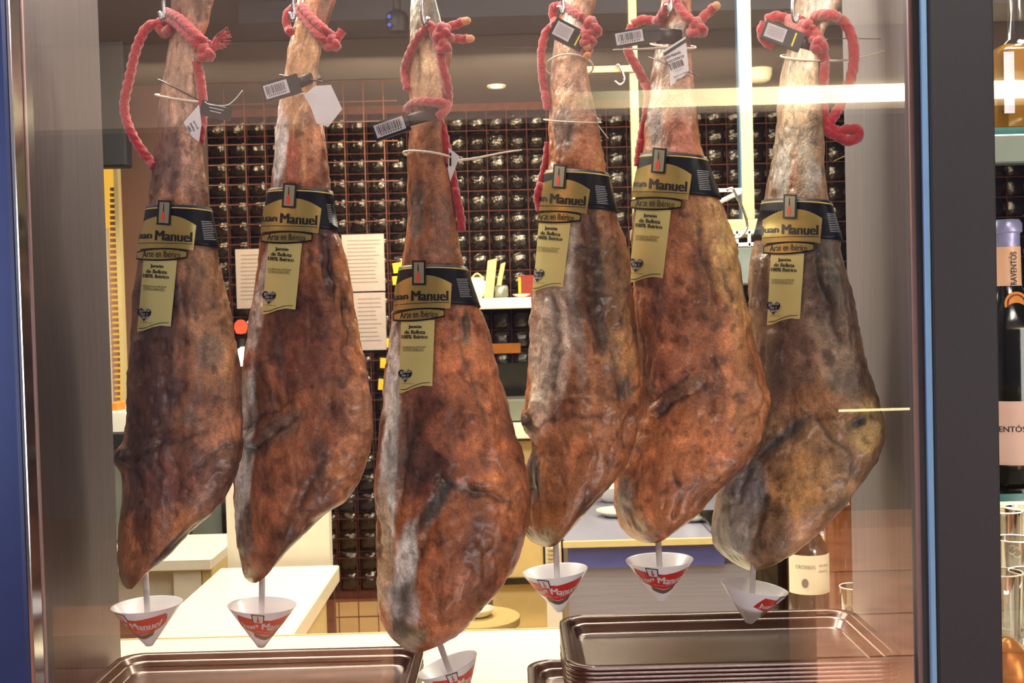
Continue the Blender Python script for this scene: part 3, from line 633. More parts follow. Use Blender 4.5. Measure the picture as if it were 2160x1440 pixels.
# ------------------------------------------------------------------ hams
HS = {}
def smooth1(a, k):
    if k <= 1: return a
    w = np.hanning(k + 2)[1:-1]; w /= w.sum(); p = np.pad(a, k // 2, mode='edge'); return np.convolve(p, w, 'valid')[:len(a)]
class Ham:
    def __init__(s, key, rows, Yc, sh, feats, cols, base, noise=1.0, lean=0.0, lab=None):
        r = np.array(rows, float); s.key = key; s.Yc = Yc; s.sh = sh
        s.y0, s.y1 = r[0, 0], r[-1, 0]
        s.gy = np.linspace(s.y0, s.y1, 700)
        sp = (s.y1 - s.y0) / 700; k = int(26 / sp) | 1
        xl = np.interp(s.gy, r[:, 0], r[:, 1]); xr = np.interp(s.gy, r[:, 0], r[:, 2])
        xl2 = smooth1(xl, k); xr2 = smooth1(xr, k)
        # keep the tips closed
        e = np.clip((s.y1 - s.gy) / 40, 0, 1); e0 = np.clip((s.gy - s.y0) / 25, 0, 1); e = e * e0
        xl = xl2 * e + xl * (1 - e); xr = xr2 * e + xr * (1 - e)
        s.xc = (xl + xr) / 2; s.w = np.maximum((xr - xl) / 2, .3)
        wm = s.w * Yc / F
        s.d = .080 * (1 - np.exp(-wm / .062)) * 1.0
        s.d = np.where(wm < .03, np.maximum(s.d, wm * .95), s.d); s.d = smooth1(s.d, 41)
        end = np.clip((s.y1 - s.gy) / 45, 0, 1); s.d = s.d * np.sqrt(1 - (1 - end) ** 2 + 1e-6)
        s.lean = lean; s.feats = feats; s.cols = cols; s.base = base; s.noise = noise; s.lab = lab
    def at(s, y):
        return np.interp(y, s.gy, s.xc), np.interp(y, s.gy, s.w), np.interp(y, s.gy, s.d)
    def Yrow(s, y): return s.Yc + s.lean * (y - 650) / 700
    def surf(s, px, py, off):
        """front skin (no relief) under a picture point; beyond the edge it wraps round the side"""
        px = np.asarray(px, float); py = np.asarray(py, float)
        xc, w, d = s.at(py); we = w + off * F / s.Yc; u = (px - xc) / we
        th = np.where(np.abs(u) < .96, np.arcsin(np.clip(u, -.96, .96)), np.sign(u) * (math.asin(.96) + (np.abs(u) - .96) * 1.7))
        return s.ang(th, py, off)
    def ang(s, th, py, off):
        xc, w, d = s.at(py); we = w + off * F / s.Yc
        px = xc + we * np.sin(th); Y = s.Yrow(py) - s.sh * np.sin(th) - (d + off) * np.cos(th)
        return P(px, py, Y)
    def build(s, label):
        N, K = 330, 190
        t = np.linspace(0, 1, N); t = np.where(t > .9, .9 + .1 * (1 - (1 - (t - .9) / .1) ** 2), t); t = np.maximum.accumulate(t)
        py = s.y0 + (s.y1 - s.y0) * t
        th = np.linspace(-np.pi, np.pi, K, endpoint=False)
        PY, TH = np.meshgrid(py, th, indexing='ij'); xc, w, d = s.at(PY)
        sn, cs = np.sin(TH), np.cos(TH)
        PX = xc + w * sn; Y = s.Yrow(PY) - s.sh * sn - d * cs
        Q = P(PX, PY, Y)
        big = np.clip(w / 90, .28, 1)
        q = Q * np.array([1, 1, .5])
        h = .0075 * fbm(q * np.array([24, 24, 20]) + 5 * s.key, 3) + .0016 * fbm(Q * 70 + 3, 3)
        fold = 1 - np.abs(fbm(Q * np.array([38, 38, 15]) + 9 * s.key, 3)) * 2; h = h - .0019 * np.clip(fold - .72, 0, 1) / .28
        h *= big * s.noise
        wx = 16 * fbm(Q * 34 + 41, 3); wy = 16 * fbm(Q * 34 + 63, 3); amp = np.clip(.75 + 1.5 * fbm(Q * 42 + 90, 3), .15, 1.6)
        PXo, PYo = PX, PY; PX, PY = PX + wx * big, PY + wy * big
        groove_dark = np.zeros_like(h)
        front = np.clip(cs * 3, 0, 1)
        for (pts, wd, hh) in s.feats:
            dmin = np.full(PX.shape, 1e9); wv = np.zeros(PX.shape)
            pts = np.array(pts, float)
            for a, b in zip(pts[:-1], pts[1:]):
                ab = b - a; tt = np.clip(((PX - a[0]) * ab[0] + (PY - a[1]) * ab[1]) / (ab @ ab), 0, 1)
                dd = np.hypot(PX - a[0] - tt * ab[0], PY - a[1] - tt * ab[1]); dmin = np.minimum(dmin, dd)
            wob = wd * (1 + .45 * fbm(Q * 45 + 2, 2))
            g = np.exp(-(dmin / wob) ** 2) * front
            h = h + hh * .001 * g * amp * .85
            if hh < 0: groove_dark = np.maximum(groove_dark, g * min(1, -hh / 4))
        PX, PY = PXo, PYo
        cr_ = np.clip(fbm(Q * 20 + 8 * s.key, 3) * 3 + .35, 0, 1); h = h + .0017 * cr_ * fbm(Q * 120 + 9, 2) * np.clip(big + .2, 0, 1)
        if s.key == 4: h = h + .0030 * np.clip((PX - 1215) / 30, 0, 1) * np.clip((PY - 440) / 40, 0, 1) * np.clip((860 - PY) / 60, 0, 1) * front * fbm(Q * 95 + 4, 3)
        if s.lab:   # keep the skin low under the paper label
            cx, cy, sc_, an = s.lab; ca, sa = math.cos(an), math.sin(an)
            lx = ((PX - cx) * ca + (PY - cy) * sa) / sc_; ly = (-(PX - cx) * sa + (PY - cy) * ca) / sc_
            inb = np.clip(1 - np.maximum(np.abs(ly + 0) - 47, 0) / 12, 0, 1)
            inr = np.clip(1 - np.maximum(np.abs(ly - 40) - 38, 0) / 10, 0, 1) * np.clip(1 - np.maximum(lx - 66, 0) / 12, 0, 1) * front
            intg = np.clip(1 - np.maximum(np.abs(ly - 140) - 95, 0) / 12, 0, 1) * np.clip(1 - np.maximum(np.abs(lx) - 40, 0) / 10, 0, 1) * front
            mk = np.maximum(np.maximum(inb, inr), intg); h = h * (1 - mk) - .0012 * mk
        h = np.clip(h, -d * .45, .02) * np.clip((s.y1 - PY) / 30, .1, 1)
        n2 = np.stack([sn * d + 1e-9, -cs * (w * s.Yc / F), 0 * sn], -1); n2 /= np.linalg.norm(n2, axis=-1)[..., None]
        V = Q + n2 * h[..., None]
        Vf = V.reshape(-1, 3)
        i = np.arange(N - 1)[:, None]; k = np.arange(K)[None]; k2 = (k + 1) % K
        Fq = np.stack([i*K + k, (i+1)*K + k, (i+1)*K + k2, i*K + k2], -1).reshape(-1, 4)
        Fc = [tuple(f) for f in Fq.tolist()] + [tuple(range(K)), tuple((N-1)*K + kk for kk in range(K))[::-1]]
        o = MO('cured_ham', Vf, Fc, M['ham'], at=P(s.at(max(s.y0, 0))[0], max(s.y0, -60), s.Yc)); tag(o, label, 'ham', 'cured hams hanging in the window')
        # colours of the meat, some with sheen and reflection in them
        c1, c2, c3 = [lin(c) for c in s.base]
        a = np.clip(.5 + .9 * fbm(q * 30 + 31 * s.key, 4), 0, 1)[..., None]; b = np.clip(-.15 + 1.5 * fbm(q * 17 + 77 * s.key, 4), 0, 1)[..., None]
        C = c1 * (1 - a) + c2 * a; C = C * (1 - b) + c3 * b
        for (x, y, rx, ry, an, rgb, st) in s.cols:
            ca, sa = math.cos(math.radians(an)), math.sin(math.radians(an)); dx, dy = PX - x, PY - y
            fx = 1.45 if rgb == FAT_SHEEN and rx < 20 else 1.0; st = min(1, st * (1.15 if rgb == FAT_SHEEN else 1.05))
            e = np.hypot((dx * ca + dy * sa) / (rx * fx), (-dx * sa + dy * ca) / ry) + .42 * fbm(q * 48 + x * .01, 4)
            mk = np.clip((1.15 - e) / .45, 0, 1); mk = mk * mk * (3 - 2 * mk) * st * np.clip(cs * 4 + .8, 0, 1)
            C = C * (1 - mk[..., None]) + lin(rgb) * mk[..., None]
        sp = np.clip((fbm(Q * 85 + 5 * s.key, 3) - .22) / .2, 0, 1)[..., None]; C = C * (1 - .45 * sp)
        lt = np.clip((fbm(Q * 60 + 55 + s.key, 4) - .10) / .3, 0, 1)[..., None]; C = C * (1 + .45 * lt)
        lo_ = np.clip((fbm(q * 21 + 13 * s.key, 4) - .05) / .25, 0, 1)[..., None]; C = C * (1 - .45 * lo_) + lin((74, 60, 56)) * .25 * lo_
        Lm = C.mean(-1, keepdims=True); C = (C * .84 + Lm * .16) 
        C = np.clip(C, 1e-4, 1) ** 1.10 * 1.62 * np.array([.98, 1.05, .99])
        C = C * (1 - .62 * groove_dark[..., None]) + lin((60, 48, 40)) * (.35 * groove_dark[..., None])  # meat colour darker along the grooves
        C = np.clip(C, 0, 1)
        at = o.data.color_attributes.new('Col', 'FLOAT_COLOR', 'POINT')
        at.data.foreach_set('color', np.concatenate([C.reshape(-1, 3), np.ones((N*K, 1))], 1).ravel())
        s.ob = o; return o

BR = ((122, 62, 36), (168, 92, 50), (92, 46, 32))
DK = (58, 36, 34); PUR = (84, 52, 50); FAT_SHEEN = (206, 196, 200); GR = (104, 92, 84); OR = (190, 112, 60); TAN = (196, 150, 100); GOLD = (178, 130, 66)  # fat tone is lightened to carry glossy streaks as well
PK = (178, 124, 100)
hams = [
 Ham(1, [(-60,372,462),(0,358,450),(40,360,442),(70,357,432),(100,354,416),(150,347,410),(200,338,409),(250,335,415),(300,330,424),(350,325,430),(400,317,438),(450,308,446),(480,303,452),(520,293,460),(560,287,465),(600,283,471),(650,279,480),(700,277,491),(750,274,499),(800,268,505),(850,264,506),(900,261,507),(935,256,506),(955,243,504),(975,242,502),(992,252,499),(1010,256,493),(1035,256,481),(1060,255,467),(1085,252,445),(1110,250,418),(1143,249,382),(1177,249,350),(1210,251,308),(1232,258,288),(1242,268,278)],
   1.455, .030, [([(258,968),(330,915),(420,885),(500,868)],9,5),([(262,990),(330,940),(430,905)],6,-4),([(330,1190),(390,1130),(430,1100)],10,-3),([(395,560),(385,700),(390,820)],10,-3),([(378,20),(380,90)],4,-3),([(400,1000),(440,960),(480,940)],6,-3),([(300,1000),(290,1100),(275,1200)],8,2)],
   [(320,800,60,330,3,(70,44,44),.75),(350,620,30,120,0,(84,60,62),.5),(440,650,50,200,-6,(164,112,76),.7),(445,900,55,60,0,(166,106,74),.6),(395,1110,34,50,20,(170,104,58),.8),(370,1150,60,14,-42,(66,52,48),.8),(360,1000,70,60,0,(110,60,50),.6),(385,200,45,190,0,(176,130,108),.9),(360,340,26,80,0,(104,70,70),.7),(400,320,24,60,0,(150,104,90),.6),(250,965,14,22,0,(60,36,34),.9),(440,740,30,40,0,GR,.5),(400,880,20,20,0,GR,.5)],  # dark purple patches carry a reflection lying over this ham
   ((120,72,52),(156,100,70),(88,56,48)), lab=(341,473,1.0,.06)),
 Ham(2, [(-60,640,722),(0,627,710),(45,620,694),(75,614,684),(100,607,680),(150,602,670),(200,593,669),(250,585,678),(300,581,687),(350,577,693),(390,569,699),(430,562,702),(470,554,708),(500,550,716),(550,544,731),(600,535,741),(650,527,749),(700,522,757),(750,517,768),(800,514,778),(850,512,783),(880,513,784),(920,511,782),(950,505,777),(980,499,769),(1010,495,757),(1040,494,738),(1062,494,722),(1095,495,672),(1130,498,640),(1155,500,613),(1180,507,592),(1205,511,572),(1220,517,556),(1229,530,540)],
   1.465, .032, [([(524,925),(570,890),(620,860)],13,5),([(530,945),(585,912),(625,880)],5,-5),([(520,900),(575,862),(612,842)],4,-4),([(690,510),(705,570),(722,640),(735,720)],7,-6),([(700,480),(672,560),(670,680)],12,3),([(740,790),(770,850),(765,910)],24,5),([(700,960),(660,1010),(640,1070)],9,-4),([(525,620),(515,800),(505,1000),(508,1150)],7,3),([(545,700),(535,830),(530,900)],5,-4),([(660,1080),(640,1110)],5,-3)],
   [(592,290,12,120,3,FAT_SHEEN,.8),(520,950,13,210,4,FAT_SHEEN,.85),(545,640,9,110,10,FAT_SHEEN,.6),(625,700,75,140,0,(92,44,34),.75),(740,640,25,150,-8,(182,112,64),.8),(760,850,35,60,0,(186,122,86),.75),(600,900,60,30,-35,(106,74,58),.8),(640,1090,55,90,35,(124,72,46),.7),(735,970,40,70,20,(190,120,72),.6),(690,560,14,80,-10,(70,34,26),.8),(640,180,50,190,0,(184,134,96),.9),(620,330,18,60,0,(170,84,66),.7),(660,300,20,80,0,(168,100,70),.7),(520,1120,18,70,5,(90,74,72),.8),(590,760,14,60,0,PUR,.6),(700,830,40,30,0,(160,98,64),.6)],
   ((116,62,38),(160,92,54),(90,48,34)), lab=(605,437,1.0,.065)),
 Ham(3, [(-60,880,900),(-25,872,912),(0,867,918),(50,863,932),(80,864,945),(110,863,953),(150,860,946),(200,862,938),(235,865,936),(280,863,936),(320,861,940),(350,860,945),(400,858,954),(450,859,963),(500,853,970),(530,849,974),(560,845,981),(600,838,995),(650,832,1012),(700,826,1028),(750,817,1040),(800,810,1056),(850,806,1074),(900,800,1087),(950,796,1103),(1000,790,1117),(1050,789,1125),(1100,791,1118),(1150,793,1101),(1200,796,1079),(1250,799,1050),(1290,802,1014),(1320,812,985),(1340,824,964),(1358,840,935),(1370,855,905),(1376,868,888)],
   1.42, .022, [([(870,1112),(905,1070),(945,1020)],15,-3),([(862,1118),(892,1062),(930,1010)],5,5),([(885,1125),(925,1080),(960,1030)],5,5),([(930,1000),(975,1040),(1020,1045),(1065,1052)],7,-6),([(940,985),(990,1020),(1060,1030)],10,5),([(835,840),(830,960),(838,1080)],9,4),([(852,860),(848,980),(855,1060)],5,-5),([(1000,760),(1020,860),(1060,960)],12,3),([(978,740),(1000,820),(1030,900)],6,-3),([(800,900),(802,1100),(806,1250)],8,3),([(870,1180),(850,1250),(845,1320)],14,-3),([(1000,1150),(960,1250),(900,1330)],26,4),([(885,90),(882,170)],4,-3),([(900,1140),(880,1170)],6,-4)],
   [(822,960,14,280,2,FAT_SHEEN,.9),(812,1150,14,150,0,(190,150,110),.7),(905,940,60,120,10,(78,44,38),.85),(880,820,50,60,0,(122,66,48),.6),(1010,780,30,150,-14,(176,104,60),.8),(1045,720,14,60,-10,(88,76,60),.0),(985,690,14,40,0,(92,80,66),.8),(1060,1040,70,60,0,(184,110,58),.7),(915,1070,16,70,32,(92,84,84),.9),(850,1210,26,110,8,FAT_SHEEN,.85),(850,1280,40,60,0,(170,165,175),.7),(850,1340,46,36,0,(112,102,84),.85),(990,1200,70,120,25,(148,84,54),.7),(900,180,36,110,0,(202,158,124),.9),(900,340,36,130,0,(160,98,64),.85),(880,450,20,60,0,(112,90,84),.8),(930,460,24,60,0,(150,100,84),.7),(890,30,40,70,0,(112,96,80),.95),(960,920,70,50,30,(150,84,52),.6),(1000,930,20,20,0,OR,.5),(915,530,50,26,0,(128,84,68),.8)],
   ((134,72,40),(178,102,56),(98,54,38)), lab=(880,600,1.0,0.0)),
 Ham(4, [(-60,1188,1262),(0,1184,1256),(30,1180,1248),(70,1171,1236),(100,1166,1235),(150,1160,1242),(200,1157,1249),(250,1157,1257),(300,1158,1263),(340,1156,1273),(370,1150,1283),(400,1145,1290),(430,1141,1297),(470,1138,1308),(500,1136,1318),(550,1132,1329),(600,1126,1336),(650,1122,1341),(700,1119,1346),(750,1115,1350),(800,1112,1353),(845,1110,1354),(870,1100,1352),(890,1097,1349),(908,1103,1345),(925,1115,1342),(950,1118,1338),(980,1105,1326),(1010,1104,1306),(1040,1105,1280),(1067,1105,1254),(1100,1104,1221),(1125,1108,1200),(1142,1120,1184),(1151,1140,1170),(1154,1152,1160)],
   1.448, .030, [([(1105,890),(1130,850),(1200,835),(1280,850),(1340,880)],9,5),([(1120,905),(1190,872),(1270,882)],7,-4),([(1232,470),(1236,560),(1240,650),(1262,740)],7,-6),([(1150,520),(1148,640),(1140,760),(1135,850)],6,4),([(1170,620),(1172,720),(1160,820)],6,-4),([(1196,480),(1200,600),(1212,700),(1226,780)],7,4),([(1182,640),(1186,740)],5,3),([(1235,260),(1240,330)],6,3),([(1115,930),(1122,990),(1112,1050)],10,-4),([(1260,930),(1240,1000),(1190,1090)],22,3),([(1295,470),(1310,640),(1330,800)],12,3)],
   [(1170,650,58,240,2,(172,150,142),.9),(1140,820,24,120,4,(190,172,160),.7),(1290,620,46,210,-5,(170,116,66),.9),(1262,600,16,190,-4,(74,54,42),.8),(1300,480,34,60,0,(148,88,56),.8),(1320,720,22,120,-6,(186,128,66),.6),(1215,700,20,110,-8,(126,104,100),.6),(1230,930,110,70,0,(160,96,52),.7),(1270,880,60,40,0,(176,112,66),.6),(1110,892,16,26,0,(62,46,40),.9),(1120,1000,18,60,0,(84,78,78),.8),(1190,1080,70,60,30,(142,86,46),.7),(1150,1135,40,20,0,(120,92,60),.8),(1200,200,46,150,0,(184,134,110),.9),(1190,270,22,60,0,(126,104,100),.8),(1235,310,22,70,0,(176,104,72),.7),(1195,330,20,30,0,(160,92,62),.6),(1320,820,24,26,0,GR,.6),(1290,770,16,24,0,GR,.5)],
   ((132,76,42),(172,108,60),(96,58,38)), 1.25, lab=(1174,396,.97,.085)),
 Ham(5, [(-60,1400,1470),(0,1396,1456),(40,1391,1458),(90,1383,1456),(150,1374,1462),(200,1365,1468),(250,1359,1473),(300,1354,1479),(330,1350,1488),(370,1344,1502),(400,1338,1513),(450,1332,1528),(500,1330,1545),(550,1330,1559),(600,1332,1573),(650,1334,1582),(700,1338,1591),(750,1340,1603),(800,1342,1614),(850,1344,1625),(885,1342,1621),(920,1334,1612),(950,1322,1598),(985,1306,1574),(1010,1299,1551),(1040,1295,1512),(1065,1297,1490),(1090,1301,1467),(1110,1310,1440),(1126,1322,1418),(1138,1340,1402),(1145,1362,1385)],
   1.452, .031, [([(1375,868),(1420,830),(1470,800),(1510,772)],12,4),([(1380,880),(1430,850),(1490,812)],4,-5),([(1372,850),(1420,808),(1465,778)],4,-4),([(1490,440),(1530,560),(1560,680)],16,4),([(1470,470),(1500,590),(1530,690)],7,-3),([(1530,570),(1540,600),(1548,630)],5,-4),([(1590,800),(1610,860),(1590,920),(1530,990)],18,5),([(1340,1000),(1330,1060),(1345,1110)],8,-3),([(1420,1000),(1440,1040),(1420,1090)],6,-4),([(1540,905),(1570,880),(1600,870)],5,-3),([(1500,760),(1520,820)],6,-3)],
   [(1420,700,60,160,0,(150,88,60),.8),(1380,620,36,60,0,(128,76,62),.6),(1530,560,30,160,-16,(196,146,84),.85),(1480,470,34,60,-20,(176,122,76),.7),(1560,700,24,100,-10,(172,116,66),.7),(1585,850,40,80,0,(180,116,68),.7),(1440,940,110,70,-10,(178,104,56),.75),(1440,820,70,16,-35,(110,76,54),.8),(1400,860,22,12,-20,(80,50,40),.8),(1318,1050,16,60,0,(128,112,106),.85),(1345,1095,30,30,0,(150,112,80),.6),(1410,1060,60,60,0,(164,94,56),.7),(1380,800,40,70,0,(120,68,50),.6),(1420,190,46,130,0,(170,124,106),.9),(1380,250,18,60,0,(140,126,130),.8),(1430,300,34,50,0,(170,96,78),.8),(1425,75,40,26,0,(66,48,40),.9),(1415,110,40,40,0,(116,84,72),.7),(1530,500,16,40,-20,(200,160,100),.5)],
   ((140,80,46),(182,110,62),(104,62,42)), lab=(1384,364,1.03,.085)),
 Ham(6, [(-60,1690,1800),(0,1679,1777),(30,1674,1760),(60,1668,1742),(100,1661,1731),(150,1650,1729),(200,1642,1734),(250,1636,1738),(300,1632,1742),(350,1624,1741),(400,1614,1746),(430,1608,1753),(470,1600,1765),(500,1590,1774),(550,1581,1784),(600,1577,1796),(650,1579,1806),(700,1583,1818),(750,1588,1829),(800,1592,1845),(850,1590,1862),(890,1583,1868),(925,1576,1867),(955,1562,1858),(985,1541,1845),(1010,1520,1828),(1040,1507,1806),(1070,1503,1782),(1100,1501,1752),(1125,1501,1724),(1150,1507,1697),(1170,1524,1670),(1186,1545,1645),(1196,1565,1620),(1202,1578,1604)],
   1.458, .052, [([(1600,965),(1650,920),(1705,888)],13,-3),([(1596,955),(1645,905),(1700,876)],4,5),([(1612,975),(1665,935),(1715,900)],4,4),([(1790,905),(1815,885),(1840,880)],12,-8),([(1760,870),(1810,860),(1850,900),(1830,960)],12,6),([(1740,300),(1744,330)],5,-3),([(1675,330),(1672,400)],5,-3),([(1740,560),(1770,660),(1800,760)],10,4),([(1720,500),(1745,620),(1770,720)],6,-4),([(1720,880),(1790,960),(1800,1000)],6,-4),([(1545,1010),(1535,1080),(1550,1150)],9,4),([(1575,990),(1560,1060)],6,-4),([(1620,1050),(1600,1120),(1590,1170)],8,-4),([(1650,1000),(1640,1010)],8,-4)],
   [(1690,640,80,120,0,(112,86,78),.8),(1750,560,30,100,-14,(92,78,66),.8),(1660,780,70,90,0,(100,74,68),.7),(1770,790,40,90,-14,(126,104,86),.7),(1720,850,90,40,10,(150,100,66),.7),(1560,1070,52,110,10,(132,124,126),.95),(1545,1130,44,60,0,(126,118,118),.9),(1590,1020,34,60,0,(150,142,152),.6),(1700,1020,90,70,-30,(158,110,58),.85),(1830,900,40,60,0,(176,142,84),.85),(1815,890,18,12,-30,(66,58,40),.95),(1660,915,60,14,-38,(100,94,92),.9),(1640,1120,44,60,20,(120,90,70),.8),(1760,1010,40,40,0,(166,126,92),.6),(1690,190,46,150,0,(196,160,128),.9),(1680,300,54,50,0,(150,128,114),.85),(1650,370,18,60,5,(160,150,150),.7),(1675,370,9,60,3,(164,96,60),.8),(1715,370,24,50,0,(150,142,140),.7),(1740,690,40,40,0,(130,108,92),.5)],
   ((120,86,64),(152,112,80),(92,70,58)), lab=(1662,460,.99,.03)),
]
HL = ['dark purplish cured ham, leftmost, beside the left cabinet panel', 'reddish brown cured ham, second from left, with pale fat edge', 'longest and lowest cured ham, with the bluish white fat edge and grey hoof',
      'cured ham with grey glossy left half and crusty tan right half', 'orange brown cured ham with golden right flank and hexagonal card', 'greyish brown cured ham, rightmost, with blue grey fat at its lower tip']
def fit_at(h): pass
for h, l in zip(hams, HL): h.build(l)

# ------------------------------------------------------------------ lettering and labels
_tc = {}
def text2d(s, bold=.0):
    if bold > 0 and (s, bold) not in _tc:
        V, Fc = text2d(s, 0); n = len(V); sh = bold * 4.5 / max(1, len(s) * .55); V2 = np.concatenate([V * [1-sh, 1], V * [1-sh, 1] + [sh*.5, 0], V * [1-sh, 1] + [sh, 0]])
        _tc[(s, bold)] = (V2, Fc + [tuple(i+n for i in f) for f in Fc] + [tuple(i+2*n for i in f) for f in Fc])
    if (s, bold) in _tc: return _tc[(s, bold)]
    c = bpy.data.curves.new('t', 'FONT'); c.body = s; c.offset = bold; c.resolution_u = 3
    o = bpy.data.objects.new('t', c); COL.objects.link(o)
    bpy.context.view_layer.update(); dg = bpy.context.evaluated_depsgraph_get()
    me = bpy.data.meshes.new_from_object(o.evaluated_get(dg))
    me.calc_loop_triangles(); V = np.array([v.co[:2] for v in me.vertices]); Fc = [tuple(p.vertices) for p in me.loop_triangles]
    bpy.data.objects.remove(o); bpy.data.curves.remove(c); bpy.data.meshes.remove(me)
    lo, hi = V.min(0), V.max(0); V = (V - lo) / (hi - lo); _tc[(s, bold)] = (V, Fc); return V, Fc
def tfit(s, x0, x1, y0, y1, bold=.0, arch=0.0, slope=0.0):
    """text squeezed in a box of label coordinates, y down; returns V2, faces"""
    V, Fc = text2d(s, bold); X = x0 + (x1 - x0) * V[:, 0]; Y = y1 - (y1 - y0) * V[:, 1]
    u = V[:, 0] * 2 - 1; Y = Y + arch * u * u + slope * (V[:, 0] - .5)
    return np.stack([X, Y], 1), Fc
def gridp(top, bot, nx, ny):
    """grid between two polylines of label coordinates"""
    top = np.array(top, float); bot = np.array(bot, float)
    def rs(p, n):
        d = np.concatenate([[0], np.cumsum(np.hypot(*np.diff(p, axis=0).T))]); q = np.linspace(0, d[-1], n)
        return np.stack([np.interp(q, d, p[:, 0]), np.interp(q, d, p[:, 1])], 1)
    a, b = rs(top, nx), rs(bot, nx); t = np.linspace(0, 1, ny)[:, None, None]
    V = (a[None] * (1 - t) + b[None] * t).reshape(-1, 2)
    Fc = [(j*nx+i, (j+1)*nx+i, (j+1)*nx+i+1, j*nx+i+1) for j in range(ny-1) for i in range(nx-1)]
    return V, Fc
def disc(cx, cy, rx, ry, n=20):
    V = [(cx, cy)] + [(cx + rx*math.cos(t), cy + ry*math.sin(t)) for t in np.linspace(0, 2*math.pi, n, endpoint=False)]
    return np.array(V), [(0, 1 + (k+1) % n, 1 + k) for k in range(n)]
def heart(cx, cy, r, n=28):
    V = [(cx, cy)]
    for t in np.linspace(0, 2*math.pi, n, endpoint=False):
        V.append((cx + r * .062 * 16 * math.sin(t)**3, cy - r * .066 * (13*math.cos(t) - 5*math.cos(2*t) - 2*math.cos(3*t) - math.cos(4*t)) ))
    return np.array(V), [(0, 1 + (k+1) % n, 1 + k) for k in range(n)]
def rect(x0, x1, y0, y1, nx=4, ny=4): return gridp([(x0, y0), (x1, y0)], [(x0, y1), (x1, y1)], nx, ny)
def frame_rect(x0, x1, y0, y1, t):
    return [rect(x0, x1, y0, y0+t, 4, 2), rect(x0, x1, y1-t, y1, 4, 2), rect(x0, x0+t, y0, y1, 2, 4), rect(x1-t, x1, y0, y1, 2, 4)]
def arcpts(x0, x1, yl, ym, yr, n=12):
    t = np.linspace(0, 1, n); return [(x0 + (x1-x0)*a, (1-a)*(1-a)*yl + 2*a*(1-a)*(2*ym - (yl+yr)/2) + a*a*yr) for a in t]

